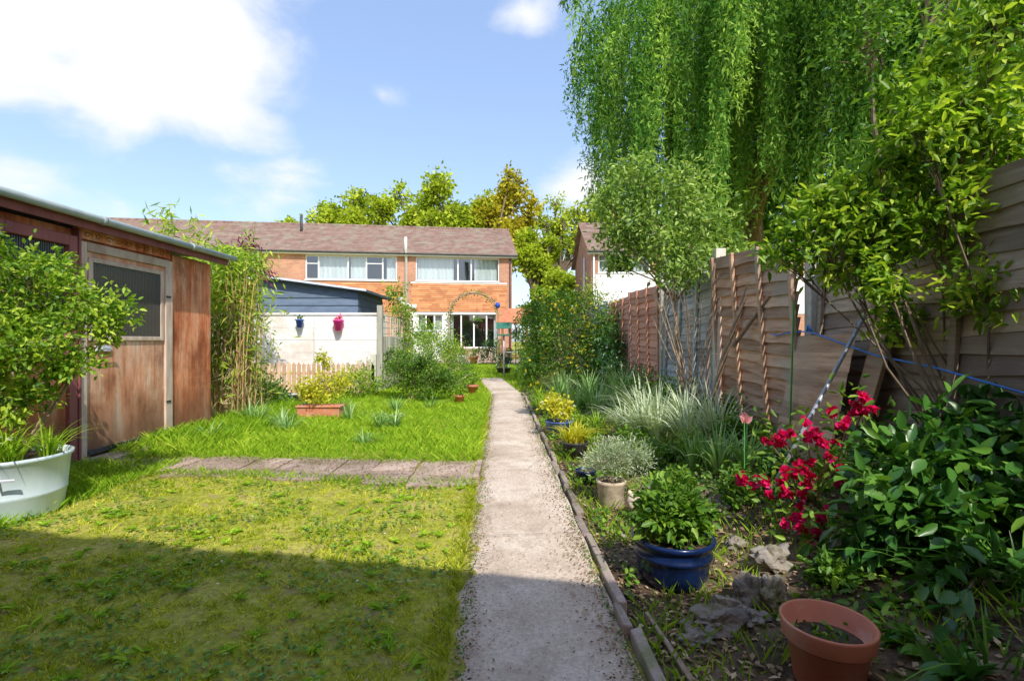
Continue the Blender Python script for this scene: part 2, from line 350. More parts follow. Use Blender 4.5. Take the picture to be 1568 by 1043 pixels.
# ------------------------------------------------------------------ foliage core
T_DIAM = (np.array([[0,0,0],[.45,-.5,.05],[1,0,-.08],[.45,.5,.05]]), np.array([[0,1,2,3]]))
T_LEAF = (np.array([[0,0,0],[.2,-.32,.05],[.47,-.44,.06],[.77,-.27,.0],[1,0,-.14],[.77,.27,.0],[.47,.44,.06],[.2,.32,.05],[.5,0,-.02]]),
          np.array([[0,1,2,8],[8,2,3,4],[8,4,5,6],[0,8,6,7]]))
T_LEAF6 = (np.array([[0,0,0],[.3,-.46,.07],[.68,-.36,.03],[1,0,-.14],[.68,.36,.03],[.3,.46,.07]]),
          np.array([[0,1,2,3],[0,3,4,5]]))
def unit(a): return a/np.maximum(np.linalg.norm(a,axis=-1,keepdims=True),1e-9)
def leaves(name, C, D, Nn, Ls, Ws, tint, mat, tmpl=T_DIAM, parent=None):
    n=len(C); D=unit(D); S=unit(np.cross(D,Nn)); Nn=np.cross(S,D)
    T,F=tmpl; k=len(T)
    Ls=np.broadcast_to(Ls,(n,)); Ws=np.broadcast_to(Ws,(n,))
    V = C[:,None]+D[:,None]*(T[None,:,0:1]*Ls[:,None,None])+S[:,None]*(T[None,:,1:2]*Ws[:,None,None])+Nn[:,None]*(T[None,:,2:3]*Ls[:,None,None])
    FF = (F[None]+ (np.arange(n)*k)[:,None,None]).reshape(-1,F.shape[1])
    return mesh_np(name, V.reshape(-1,3), FF, mat, np.repeat(np.clip(tint,0,1),k), parent)
def ball(n, p=.45):
    v=unit(R.normal(size=(n,3))); return v*(R.random((n,1))**p)
def foliage_pts(clumps, n, sub, spread):
    w=np.array([ (c[3]*c[4]*c[5])**.66 for c in clumps]); w/=w.sum()
    C=[];O=[];T=[];S=[]
    for c,wi in zip(clumps,w):
        cc=np.array(c[:3]); rr=np.array(c[3:6]); k=max(3,int(sub*(wi*len(clumps))))
        sc=cc+ball(k)*rr; S.append((cc,sc)); m_=int(n*wi); idx=R.integers(0,k,m_)
        st=R.normal(.5,.2,k)
        C.append(sc[idx]+R.normal(size=(m_,3))*spread*rr.mean()); O.append(unit(sc[idx]-cc+1e-4)); T.append(st[idx]+R.normal(0,.17,m_))
    return np.concatenate(C),np.concatenate(O),np.concatenate(T),S
def shrub(name, base, clumps, n, Ln, W, mat, sub=14, spread=.22, stem=.015, droop=.2, tmpl=T_DIAM, bark='twig', twigs=True, trunk=None, flowers=None, up=.9, jit=.9):
    g=group(name, base); bx=np.array(base,float)
    cl=[(c[0]-bx[0],c[1]-bx[1],c[2]-bx[2],*c[3:]) for c in clumps]
    C,O,T,S=foliage_pts(cl,n,sub,spread); k=len(C)
    D=O+R.normal(size=(k,3))*jit; D[:,2]-=droop
    Nn=R.normal(size=(k,3))*.6+np.array([0,0,up])
    leaves('foliage',C,D,Nn,Ln*U(.6,1.25,k),W*U(.7,1.2,k),T,mat,tmpl,g)
    b=Part('branches',M[bark],g)
    st=Vector((0,0,0)); 
    if trunk:
        top=Vector(trunk[0]); top=Vector((top.x-bx[0],top.y-bx[1],top.z-bx[2])); r0=trunk[1]
        b.tube([(0,0,-.05),top*.35+Vector((r0*.6,0,0)),top*.7-Vector((r0*.7,0,0)),top],[r0*1.2,r0*.9,r0*.75,r0*.6],8); st=top
    for cc,sc in S:
        c_=Vector(cc); mid=(st+c_)*.5+Vector(U(-1,1,3))*(c_-st).length*.1
        s0=stem if not trunk else trunk[1]*.4
        s1=st if trunk else Vector((U(-1,1)*stem*4,U(-1,1)*stem*4,-.03))
        b.tube([s1,mid,c_],[s0,s0*.7,s0*.45],5)
        if twigs:
            for q in sc[:int(len(sc)*.8)]:
                q=Vector(q); b.tube([c_ if random.random()<.6 else mid.lerp(c_,.6),c_.lerp(q,.55)+Vector(U(-1,1,3))*(q-c_).length*.12,q],[s0*.4,s0*.25,s0*.1],3,caps=False)
    b.done()
    if flowers:
        fm,fn,fs=flowers; idx=R.integers(0,k,fn); F_=C[idx]+O[idx]*.06
        rep=6; P=np.repeat(F_,rep,0); D=unit(R.normal(size=(fn*rep,3)))
        leaves('blossom',P,D,R.normal(size=(fn*rep,3)),fs*U(.7,1.2,fn*rep),fs*.9,R.random(fn*rep),fm,T_DIAM,g)
    return g
def grass(name, X, Y, h, w, mat, tint, lean=.5, parent=None):
    n=len(X); Z=H(X,Y); h=np.broadcast_to(h,(n,)); w=np.broadcast_to(w,(n,))
    th=U(0,2*np.pi,n); side=np.stack([np.cos(th),np.sin(th),0*th],1)*w[:,None]*.5
    ph=U(0,2*np.pi,n); ln=np.stack([np.cos(ph),np.sin(ph),0*ph],1)*(lean*h*R.random(n))[:,None]
    B=np.stack([X,Y,Z-.004],1); up=np.array([0,0,1.])*h[:,None]
    V=np.stack([B-side,B+side,B+ln*.45+up*.6+side*.6,B+ln+up],1)
    F=np.arange(n*4).reshape(n,4)
    return mesh_np(name,V.reshape(-1,3),F,mat,np.repeat(np.clip(tint,0,1),4),parent)
def straps(name, cs, n, Ln, w, mat, parent=None, spread=.06, arch=.75, base_t=.5):
    """strap-leaved clumps (iris, daffodil): arcs of K segments"""
    K=6; Vs=[];Fs=[];Ts=[];o=0
    for c in cs:
        m_=n; th=U(0,2*np.pi,m_); a=U(.15,arch,m_); l=Ln*U(.6,1.1,m_)*(c[3] if len(c)>3 else 1)
        dh=np.stack([np.cos(th),np.sin(th),0*th],1); sd=np.stack([-np.sin(th),np.cos(th),0*th],1)
        b=np.array(c[:3])+dh*U(0,spread,m_)[:,None]
        t=np.linspace(0,1,K+1)
        out=(a[:,None]*(.35*t+.75*t**2.0))*l[:,None]; zz=(t-.55*a[:,None]*t**2.6)*l[:,None]
        cen=b[:,None]+dh[:,None]*out[...,None]; cen[...,2]+=zz
        ww=w*(1-t**2.2*.95)*.5
        tw=sd[:,None]*ww[None,:,None]
        V=np.stack([cen-tw,cen+tw],2).reshape(m_,-1,3)
        k=np.arange(K)*2; F=np.stack([k,k+1,k+3,k+2],1)
        F=(F[None]+(np.arange(m_)*(2*(K+1)))[:,None,None]).reshape(-1,4)+o
        Vs.append(V.reshape(-1,3));Fs.append(F);Ts.append(np.repeat(np.clip(R.normal(base_t,.25,m_),0,1),2*(K+1))); o+=m_*2*(K+1)
    return mesh_np(name,np.concatenate(Vs),np.concatenate(Fs),mat,np.concatenate(Ts),parent)

def patch(X,Y,s=1.): return .5+.25*np.sin(X*2.1*s+1.3*np.sin(Y*1.7*s))+.25*np.sin(Y*2.9*s+1.1*np.sin(X*2.3*s+2))

# ------------------------------------------------------------------ lawns
def sample(n, x0,x1,y0,y1, p=1.):
    X=U(x0,x1,n); Y=y0+(y1-y0)*R.random(n)**p; return X,Y
nt_=15000; tx,ty=sample(nt_,-5.2,-.2,1.2,4.95,1.4); tp=patch(tx,ty); tf=patch(tx*5,ty*5)
worn=np.clip(patch(tx*1.4+4,ty*2.1+1)-.55,0,1)*1.6*(ty>2.9)
kt=R.random(nt_)<(.35+.65*tp)*(.35+.8*tf)*(1-worn); tx,ty,tp,tf=tx[kt],ty[kt],tp[kt],tf[kt]
per=13; X=np.repeat(tx,per)+R.normal(0,.016,len(tx)*per); Y=np.repeat(ty,per)+R.normal(0,.016,len(tx)*per)
tt=np.repeat(R.normal(0,.16,len(tx)),per); th_=np.repeat(U(.5,1.5,len(tx)),per); pt=np.repeat(tp,per); fine=np.repeat(tf,per)
cross_lo=lambda X: 4.60+.42*(-X)/4.1-.42+.15*(-X)/4.1
keep=(X<-.2-.024*Y+U(-.04,.035,len(X)))&(X>-Y*1.15-.3)&~(Y>cross_lo(X)+U(-.06,.10,len(X)))
X,Y,tt,th_,pt,fine=X[keep],Y[keep],tt[keep],th_[keep],pt[keep],fine[keep]
grass('lawn_grass',X,Y,U(.010,.030,len(X))*th_,.0045+.001*Y,G_lawn,.40+.28*(1-pt)+tt+R.normal(0,.14,len(X)),1.6)
X,Y=sample(16000,-5,-.25,1.2,4.3,1.3); k=(patch(X*2.7,Y*2.7)+.25*patch(X*9,Y*9)>.62)&(X<-.25-.024*Y)&(X>-Y*1.15); X,Y=X[k],Y[k]; n=len(X)
C=np.stack([X,Y,H(X,Y)+U(.01,.03,n)],1)
leaves('lawn_clover',C,np.stack([R.normal(size=n),R.normal(size=n),U(0,.3,n)],1),np.array([0,0,1.])+R.normal(0,.3,(n,3)),U(.015,.035,n),U(.012,.024,n),R.normal(.62,.25,n),G_mid,T_DIAM)
P=[];D_=[];
for q in range(200):
    x,y=U(-3.6,-.35),1.4+2.9*R.random()**1.2
    for k in range(int(U(5,12))): th=U(0,6.28); P.append((x,y,.012+float(H(x,y)))); D_.append((math.cos(th),math.sin(th),U(.15,.6)))
n=len(P); leaves('lawn_weeds',np.array(P),np.array(D_),np.tile([[0,0,1.]],(n,1)),U(.03,.065,n),U(.012,.024,n),R.normal(.5,.2,n),G_long,T_LEAF6)
Y=U(1.2,16,8000); X=-.19-.024*Y-.55*sstep((Y-10)/8)-np.abs(R.normal(0,.04,8000)); grass('path_edge_grass',X,Y,U(.012,.045,8000)*(.7+.9*patch(X*9,Y*9)),.005,G_lawn,R.normal(.40,.2,8000),1.4)
n=6000; X=U(-4.1,-.3,n); s_=R.random(n)<.5; Y=4.60+.42*(-X)/4.1+np.where(s_,1,-1)*(.42-.15*(-X)/4.1)+R.normal(0,.065,n); grass('cross_path_grass',X,Y,U(.02,.07,n),.006,G_long,R.normal(.5,.2,n),1.3)
X,Y=sample(66000,-4.4,-.3,5.0,12,1.1); k=(X<-.22-.024*Y-.55*sstep((Y-10)/8))&(Y>5.04+.27*(-X)/4.1+U(-.06,.10,len(X))); X,Y=X[k],Y[k]; pt=patch(X*.8,Y*.8); f2=patch(X*4,Y*4)
grass('long_grass',X,Y,U(.03,.10,len(X))*(.3+.6*pt+.8*f2),.009,G_long,.30+.25*pt+.28*f2+R.normal(0,.17,len(X)),1.3)
X,Y=sample(24000,-4,.8,12,26); k=(X<-.2-.024*Y-.55*sstep((Y-10)/8))|(X>.5-.025*Y-.5*sstep((Y-10)/8))|(Y>15.8); X,Y=X[k],Y[k]
grass('far_lawn_grass',X,Y,U(.04,.1,len(X)),.018,G_long,R.normal(.5,.2,len(X)),1.0)
X,Y=sample(8000,-4.2,-3.2,2.6,5.0); grass('shed_side_grass',X,Y,U(.03,.10,8000),.007,G_long,R.normal(.5,.2,8000),1.2)
X,Y=sample(5000,-4.25,-3.3,5.6,9.5); grass('shed_foot_grass',X,Y,U(.08,.2,5000),.009,G_long,R.normal(.45,.2,5000),1.2)
def daisies(name,n,x0,x1,y0,y1,z,mat,s):
    X,Y=sample(n,x0,x1,y0,y1); P=np.repeat(np.stack([X,Y,H(X,Y)+z],1),6,0); th=np.tile(np.arange(6)*np.pi/3,n)
    leaves(name,P,np.stack([np.cos(th),np.sin(th),.1+0*th],1),np.tile([[0,0,1.]],(n*6,1)),s,s*.7,R.random(n*6),mat)
daisies('lawn_daisies',12,-3,-.4,1.8,4.2,.045,P_white,.009)
daisies('lawn_dandelions',14,-3.8,-.5,5.5,10,.15,P_yel,.02)
daisies('pale_daffodils',16,-1.9,-1.4,6.7,7.1,.2,P_white,.02)

def litter(name,X,Y,dz,s,tm=.5):
    n=len(X); leaves(name,np.stack([X,Y,H(X,Y)+dz],1),np.stack([R.normal(size=n),R.normal(size=n),R.normal(0,.12,n)],1),np.array([0,0,1.])+R.normal(0,.25,(n,3)),s*U(.5,1.4,n),s*U(.3,.6,n),R.normal(tm,.28,n),Litter)
n=7000; Y=1.2+10*R.random(n)**1.4; sd=R.random(n)<.45; X=np.where(sd,-.175-.024*Y+np.abs(R.normal(0,.06,n)),.5-.025*Y-np.abs(R.normal(0,.08,n)))
litter('path_leaf_litter',X,Y,.035,.016,.38)
n=2600; Y=1.4+9*R.random(n)**1.3; litter('path_crumbs',U(-.2,.45,n)-.024*Y,Y,.036,.010,.4)
n=12000; Y=1.2+8*R.random(n)**1.2; X=.56-.025*Y+1.7*R.random(n)**1.2; litter('bed_leaf_litter',X,Y,.015,.035,.5)
n=4200; litter('slab_leaf_litter',U(-4.1,-.3,n),4.7+U(-.4,.55,n),.028,.02,.33)
n=4500; X,Y=sample(n,-3.5,-.25,1.4,4.3); litter('lawn_leaf_litter',X,Y,.016,.016,.5)
# moss cushions along the path margins
n=2600; Y=1.3+10*R.random(n)**1.3; X=np.where(R.random(n)<.5,-.165-.024*Y+np.abs(R.normal(0,.025,n)),.49-.025*Y-np.abs(R.normal(0,.02,n)))
leaves('path_moss',np.stack([X,Y,0*X+.034],1),R.normal(size=(n,3))+[0,0,.2],np.array([0,0,1.])+R.normal(0,.4,(n,3)),.012,.010,R.normal(.4,.2,n),G_mid,T_DIAM)
n=15000; Y=1.3+10*R.random(n)**1.1; X=.6-.025*Y+1.75*R.random(n)
pm=patch(X*2.2,Y*2.2)+.2*(X>1.3)+.2*(Y>4); k=pm>.72; X,Y=X[k],Y[k]; n=len(X)
leaves('bed_ground_cover',np.stack([X,Y,H(X,Y)+U(.01,.11,n)*np.minimum(1,.35+Y*.12)],1),R.normal(size=(n,3))+[0,0,.3],np.array([0,0,1.])+R.normal(0,.45,(n,3)),U(.025,.055,n),U(.018,.038,n),R.normal(.6,.25,n),G_mid,T_LEAF6)
n=11000; Y=1.6+9*R.random(n); X=.58-.025*Y+1.7*R.random(n)**1.3; k=patch(X*2+5,Y*2+1)>.48; grass('bed_grass_tufts',X[k],Y[k],U(.03,.11,k.sum()),.006,G_long,R.normal(.5,.2,k.sum()),1.2)

# ------------------------------------------------------------------ shed
g=group('garden_shed')
p=Part('wall_panels',M['shedwood'],g,.004)
XF=-4.2
p.box(XF-3,XF-.06,1.2,7.15,0,2.28)
p.box(XF-.058,XF-.02,6.36,7.17,.02,2.26); p.box(XF-.058,XF-.015,1.3,4.18,.02,2.26)
p.box(XF-.058,XF-.02,4.18,4.92,.02,1.05)
p.box(XF-.057,XF-.01,4.96,6.3,2.2,2.30)
p.done()
p=Part('door_leaf',M['doorwood'],g,.004); p.box(XF-.056,XF-.012,5.051,6.199,.09,2.084); p.done()
p=Part('door_trim',M['palewood'],g,.004)
p.box(XF-.06,XF+.012,4.97,5.05,.02,2.17); p.box(XF-.06,XF+.012,6.2,6.32,.02,2.17); p.box(XF-.06,XF+.014,5.053,6.197,2.085,2.172)
for (a,b_,c_,d_) in [(5.08,5.13,1.2,2.03),(6.12,6.17,1.2,2.03),(5.132,6.118,1.2,1.245),(5.132,6.118,1.985,2.03)]: p.box(XF-.012,XF+.006,a,b_,c_,d_)
p.done()
p=Part('head_board_scrollwork',M['black'],g)
for k in range(9):
    yy=5.08+k*.135; p.tube([(XF-.008,yy+.05*math.cos(t)*(1-t/9),2.245+.03*math.sin(t)*(1-t/9)) for t in np.linspace(0,7,14)],.003,4)
p.done()
p=Part('door_window_glass',M['reeded'],g); p.box(XF-.012,XF-.004,5.131,6.119,1.246,1.984); p.done()
p=Part('door_bottom_board',M['black'],g,.004); p.box(XF-.012,XF+.01,5.06,6.19,.06,.11); p.done()
p=Part('plum_window_frame',M['plum'],g,.006)
for a,b_,c_,d_ in [(4.14,4.22,1.05,2.2),(4.84,4.93,.02,2.2),(4.222,4.838,2.1,2.2),(4.222,4.838,1.02,1.1),(2.4,2.48,1.05,2.2),(2.482,4.138,2.1,2.2)]: p.box(XF-.05,XF+.02,a,b_,c_,d_)
p.box(XF-.05,XF+.03,4.938,4.965,.02,2.28)
p.done()
p=Part('window_glass',M['reeded'],g); p.box(XF-.045,XF-.035,4.22,4.84,1.1,2.1); p.done()
p=Part('roof',M['felt'],g,.005); p.add([(XF-3.2,1.0,2.62),(XF+.16,1.0,2.36),(XF+.16,7.4,2.36),(XF-3.2,7.4,2.62),(XF-3.2,1.0,2.68),(XF+.16,1.0,2.415),(XF+.16,7.4,2.415),(XF-3.2,7.4,2.68)],[(0,3,2,1),(4,5,6,7),(0,1,5,4),(1,2,6,5),(2,3,7,6),(3,0,4,7)]); p.done()
p=Part('fascia',M['plum'],g,.004); p.box(XF+.1,XF+.125,1.0,7.35,2.27,2.355); p.done()
p=Part('gutter',M['gutter'],g,0,True); p.tube([(XF+.185,1.0,2.375),(XF+.185,7.42,2.375)],.038,12)
for yy in (2.2,3.6,5.0,6.4): p.tube([(XF+.185,yy,2.375),(XF+.185,yy+.05,2.375)],.045,12)
p.done()
p=Part('door_handle',M['metal'],g); p.tube([(XF-.01,5.2,1.12),(XF+.04,5.2,1.12),(XF+.04,5.32,1.11)],.01,8); p.box(XF-.012,XF+.008,5.17,5.35,1.09,1.15); p.done()
p=Part('hinges',M['black'],g); p.box(XF+.013,XF+.02,6.2,6.28,.45,.47); p.box(XF+.013,XF+.02,6.2,6.28,1.72,1.74); p.done()
p=Part('step_stone',M['slab'],g,.01); p.box(XF-.02,XF+.25,4.95,6.1,-.02,.035); p.done()

g=group('galvanised_tub_planter',(-3.5,3.55,0))
p=Part('tub',M['tub'],g,0,True); p.lathe((0,0,0),[(0,.01),(.29,.0),(.3,.02),(.315,.14),(.322,.15),(.322,.165),(.32,.17),(.34,.38),(.355,.39),(.358,.41),(.345,.415),(.33,.4),(.325,.36),(0,.36)],40); p.done()
p=Part('tub_soil',M['soil'],g); p.lathe((0,0,0),[(.33,.37),(.2,.385),(0,.39)],24); p.done()
p=Part('tub_handle',M['metal'],g); p.tube([(.2,-.26,.3),(.24,-.33,.31),(.30,-.26,.3)],.01,6); p.done()
straps('tub_spider_plant',[(-3.5+a,3.55+b_,.38) for a,b_ in [(-.1,-.1),(.15,-.12),(.2,.1),(0,0),(-.2,.1),(.05,-.22)]],40,.34,.012,G_long,None,.08,1.2)
shrub('choisya_shrub',(-3.55,3.7,.38),[(-3.6,3.8,1.60,.34,.3,.26),(-3.22,3.9,1.42,.28,.25,.20),(-3.9,3.8,1.45,.3,.3,.35),(-3.45,3.6,1.18,.33,.25,.22),(-3.72,3.6,.92,.3,.25,.22),(-3.18,3.75,1.02,.18,.16,.14),(-3.85,3.75,1.92,.18,.15,.10),(-3.05,3.9,1.3,.14,.15,.10),(-3.5,3.65,.78,.2,.2,.12)],8000,.054,.027,G_yel,sub=30,spread=.22,stem=.010,tmpl=T_LEAF6)
daisies('tub_white_flowers',26,-3.75,-3.2,3.2,3.5,.55,P_white,.018)

g=group('bamboo_clump',(-4.6,8.3,0))
p=Part('canes',M['cane'],g)
for i in range(70):
    x,y=U(-.45,.5),U(-.5,.5); h=U(1.6,2.7); a,b_=U(-.25,.25,2)
    p.tube([(x,y,0),(x+a*.4,y+b_*.3,h*.55),(x+a*1.2,y+b_,h)],[.010,.009,.004],5)
p.done()
n=6000; z=.3+2.4*R.random(n)**.7; C=np.stack([R.normal(0,.27,n),R.normal(0,.28,n),z],1); D=R.normal(size=(n,3))*.8; D[:,2]-=.7
leaves('bamboo_leaves',C,D,R.normal(size=(n,3))+[0,0,.5],U(.08,.2,n),U(.018,.034,n),R.normal(.65,.25,n),G_yel,T_DIAM,g)
n=1200; C=np.stack([R.normal(0,.25,n),R.normal(-.2,.25,n),U(.2,1.7,n)],1); D=R.normal(size=(n,3))*.6; D[:,2]-=.9
leaves('dry_leaves',C,D,R.normal(size=(n,3)),U(.1,.22,n),U(.01,.02,n),R.normal(.75,.2,n),Litter,T_DIAM,g)
g=group('tall_bamboo',(-6.2,9.6,0)); p=Part('canes',M['cane'],g)
Cs=[]
for i in range(26):
    x,y=U(-.6,.6,2); h=U(2.7,3.75); a,b_=U(-.5,.5,2); p.tube([(x,y,0),(x+a*.3,y,h*.6),(x+a,y+b_,h)],[.012,.010,.003],5)
    for k in range(60): t=U(.6,1); Cs.append((x+a*t**2,y+b_*t**2,h*t))
p.done(); C=np.array(Cs)+R.normal(0,.07,(len(Cs),3)); n=len(C); D=R.normal(size=(n,3)); D[:,2]-=.3
leaves('bamboo_leaves',C,D,R.normal(size=(n,3))+[0,0,.6],U(.14,.28,n),U(.028,.045,n),R.normal(.65,.25,n),G_yel,T_DIAM,g)
shrub('purple_maple',(-5.35,10.4,0),[(-5.35,10.4,2.85,.28,.3,.28),(-5.1,10.4,2.6,.2,.2,.2)],900,.12,.03,P_purp,spread=.35,stem=.02)

g=group('blue_grey_outbuilding')
p=Part('boards',M['bluegrey'],g,.004)
n=14
for i in range(n):
    z0=i*.19; z1=z0+.205
    zt=lambda x:2.80-(x+6.5)*.14
    a=-6.5; b_=-3.9
    zr=min(z1,zt(b_)); zl=min(z1,zt(a))
    if z0<zt(b_)-.02:
        p.add([(a,12.975,z0),(b_,12.975,z0),(b_,13,zr),(a,13,zl),(a,13.02,z0),(b_,13.02,z0),(b_,13.02,zr),(a,13.02,zl)],[(0,1,2,3),(4,7,6,5),(0,4,5,1),(3,2,6,7),(1,5,6,2),(0,3,7,4)])
        p.add([(b_+.02,12.97,z0),(b_+.02,15.4,z0),(b_,15.4,zr),(b_,12.97,zr)],[(0,1,2,3)])
p.add([(-6.5,13.0,2.3),(-3.9,13.0,2.3),(-3.9,13.0,2.44),(-6.5,13.0,2.80)],[(0,1,2,3)])
p.box(-6.5,-3.92,13.03,15.4,0,2.38); p.done()
p=Part('roof',M['felt'],g,.006); p.add([(-6.75,12.8,2.83),(-3.65,12.8,2.41),(-3.65,15.6,2.41),(-6.75,15.6,2.83),(-6.75,12.8,2.90),(-3.65,12.8,2.48),(-3.65,15.6,2.48),(-6.75,15.6,2.90)],[(0,3,2,1),(4,5,6,7),(0,1,5,4),(1,2,6,5),(2,3,7,6),(3,0,4,7)]); p.done()
p=Part('roof_trim',M['metal'],g); p.add([(-6.76,12.785,2.85),(-3.64,12.785,2.43),(-3.64,12.795,2.48),(-6.76,12.795,2.905)],[(0,1,2,3)]); p.done()

g=group('whitewashed_fence')
p=Part('boards',M['whitewash'],g,.004)
for xx,xe in ((-7.6,-6.21),(-6.1,-4.65),(-4.64,-3.16)):
    for i in range(6): p.box(xx,xe,12.0+.006*(i%2),12.04,.05+i*.29,.05+i*.29+.286)
p.box(-6.1,-3.16,11.98,12.06,1.795,1.85); p.done()
p=Part('post',M['greypost'],g,.006); p.box(-3.15,-3.03,11.93,12.07,0,2.02); p.box(-6.2,-6.11,11.95,12.07,0,1.95); p.done()
for x,z,mt in [(-4.93,1.6,'royal'),(-4.03,1.56,'magenta')]:
    g=group('hanging_plant_pot',(x,11.88,z)); s=1 if mt=='royal' else 1.35
    p=Part('pot',M[mt],g,0,True); p.lathe((0,0,0),[(0,-.1*s),(.055*s,-.1*s),(.085*s,.06*s),(.095*s,.065*s),(.095*s,.085*s),(.08*s,.085*s),(.07*s,.04*s),(0,.04*s)],20); p.done()
    p=Part('bracket',M[mt],g); p.tube([(0,.08,.0),(0,.09,.16),(0,.02,.2),(0,-.02,.17)],.01,6); p.done()
    n=60; leaves('plant',R.normal(0,.04,(n,3))+[0,0,.1*s],R.normal(size=(n,3))+[0,0,.6],R.normal(size=(n,3)),.06,.03,R.random(n),G_mid if mt=='royal' else P_red,T_DIAM,g)
g=group('trellis_fence'); p=Part('slats',M['greypost'],g)
for i in range(26):
    y=12.1+i*.18; p.box(-3.14-.02*(y-12),-3.12-.02*(y-12),y,y+.12,0,1.3)
for i in range(16): y=12.1+i*.3; p.box(-3.14-.02*(y-12),-3.12-.02*(y-12),y,y+.02,1.3,1.8)
for z in (1.35,1.5,1.65,1.8): p.add([(-3.15,12.1,z),(-3.25,16.8,z),(-3.25,16.8,z+.025),(-3.15,12.1,z+.025)],[(0,1,2,3)])
p.done()
g=group('picket_fence'); p=Part('pales',M['picket'],g,.004)
for i in range(28):
    x=-6.0+i*.108
    if random.random()<.06: continue
    h=.66+random.uniform(-.02,.02); p.add([(x,11.2,.02),(x+.075,11.2,.02),(x+.075,11.2,h),(x+.037,11.2,h+.06),(x,11.2,h),(x,11.225,.02),(x+.075,11.225,.02),(x+.075,11.225,h),(x+.037,11.225,h+.06),(x,11.225,h)],[(0,1,2,3,4),(9,8,7,6,5),(0,4,9,5),(1,6,7,2),(4,3,8,9),(3,2,7,8)])
p.done(); p=Part('rails',M['picket'],g,.003); p.box(-6.05,-3.0,11.228,11.26,.18,.24); p.box(-6.05,-3.0,11.228,11.26,.45,.51); p.done()
g=group('grey_board_gate'); p=Part('boards',M['greypost'],g,.004)
for i in range(6): x=-3.62+i*.1; p.box(x,x+.09,11.3,11.32,.0,.55+random.uniform(0,.25))
p.box(-3.1,-2.98,11.2,11.32,0,.9); p.done()

# ------------------------------------------------------------------ right fence
g=group('panel_fence')
def fx(y): return 2.4-.023*y
def panel(nm, y0,y1,z0,z1,mat,nb=14,lean=0.,tilt=0.):
    p=Part(nm,mat,g); bh=(z1-z0)/nb
    for i in range(nb):
        zb=z0+i*bh; K=22; V=[]; F=[]; ph=random.random()*9; a=random.uniform(.004,.012)
        j=random.uniform(-.006,.006)
        for k in range(K+1):
            t=k/K; y=y0+(y1-y0)*t; x=fx(y)+j+lean*(zb-z0); zt=tilt*(t-.5)
            wv=a*math.sin(t*7+ph)+a*.6*math.sin(t*17+ph*2)+random.uniform(-.002,.002)+zt
            V+=[(x,y,zb+bh*1.15+zt),(x-.022,y,zb+wv),(x-.012,y,zb+wv-.002),(x+.012,y,zb+bh*1.15+zt)]
        for k in range(K):
            o=k*4
            for q in range(3): F.append((o+q,o+q+4,o+q+5,o+q+1))
        p.add(V,F)
    p.done()
    b=Part(nm+'_battens',mat,g,.003)
    for t in (.0,.33,.66,.97):
        y=y0+(y1-y0)*t; xo=fx(y); xt=xo+lean*(z1-z0); zz=tilt*(t-.5)
        b.add([(xo-.05,y,z0+zz),(xo-.022,y,z0+zz),(xo-.022,y+.045,z0+zz),(xo-.05,y+.045,z0+zz),(xt-.05,y,z1+.02+zz),(xt-.022,y,z1+.02+zz),(xt-.022,y+.045,z1+.02+zz),(xt-.05,y+.045,z1+.02+zz)],[(0,3,2,1),(4,5,6,7),(0,1,5,4),(1,2,6,5),(2,3,7,6),(3,0,4,7)])
    b.done()
PN=[(.2,2.0,'fenceA',.03,0,2.06),(2.1,3.9,'fenceA',.05,-.07,2.03),(4.0,5.5,'fenceA2',-.06,.09,2.02),(5.72,7.45,'fenceB',.04,-.05,1.98),(7.6,9.3,'fenceC',-.02,.05,2.03),(9.42,11.2,'fenceC',.02,0,2.02),(11.3,13.1,'fenceB',0,0,2.03),(13.2,15,'fenceA',0,0,2.),(15.1,16.9,'fenceA',0,0,2.03),(17,18.8,'fenceA',0,0,2.03)]
for i,(a,b_,mt,le,ti,zt_) in enumerate(PN): panel('panel_%d'%i,a,b_,.30,zt_,M[mt],17,le,ti)
p=Part('posts',M['concrete_post'],g,.006)
for y in (2.05,7.53,9.36,11.25,13.15,15.05): p.box(fx(y)-.05,fx(y)+.05,y-.045,y+.045,.1,2.08)
p.box(fx(5.6)-.06,fx(5.6)+.05,5.55,5.65,.1,2.2); p.box(fx(3.95)-.03,fx(3.95)+.05,3.905,3.995,.1,2.04); p.done()
p=Part('split_pale_board',M['palewood'],g,.003); p.add([(2.17,5.36,.3),(2.17,5.44,.3),(2.2,5.50,2.02),(2.2,5.40,2.1),(2.19,5.36,.3),(2.19,5.44,.3),(2.22,5.50,2.02),(2.22,5.40,2.1)],[(0,3,2,1),(4,5,6,7),(0,1,5,4),(1,2,6,5),(2,3,7,6),(3,0,4,7)]); p.done()
g=group('leaning_plank'); p=Part('plank',M['fenceA2'],g,.004)
p.add([(2.12,3.22,.32),(2.12,3.38,.32),(2.30,3.22,1.35),(2.30,3.06,1.35),(2.15,3.22,.32),(2.15,3.38,.32),(2.33,3.22,1.35),(2.33,3.06,1.35)],[(0,1,2,3),(7,6,5,4),(0,4,5,1),(1,5,6,2),(2,6,7,3),(3,7,4,0)],.2); p.done()
g=group('leaning_fence_panel'); p=Part('boards',M['fenceA2'],g,.003)
for i in range(7):
    z=.36+i*.125; o_=.25-.16*(i/6.); x=2.30-o_
    p.add([(x,3.32,z),(x,4.02,z-.015),(x+.022,4.02,z+.125),(x+.022,3.32,z+.135),(x+.03,3.32,z),(x+.03,4.02,z-.015)],[(0,3,2,1),(0,1,5,4)])
p.done()
g=group('old_branch_prop'); p=Part('branch',M['twig'],g)
p.tube([(2.0,5.3,.3),(2.1,5.1,1.0),(2.2,4.85,1.6),(2.26,4.7,1.95)],[.028,.026,.022,.015],7)
p.tube([(2.12,4.9,1.15),(2.2,4.5,1.5),(2.26,4.2,1.75)],[.02,.016,.01],6)
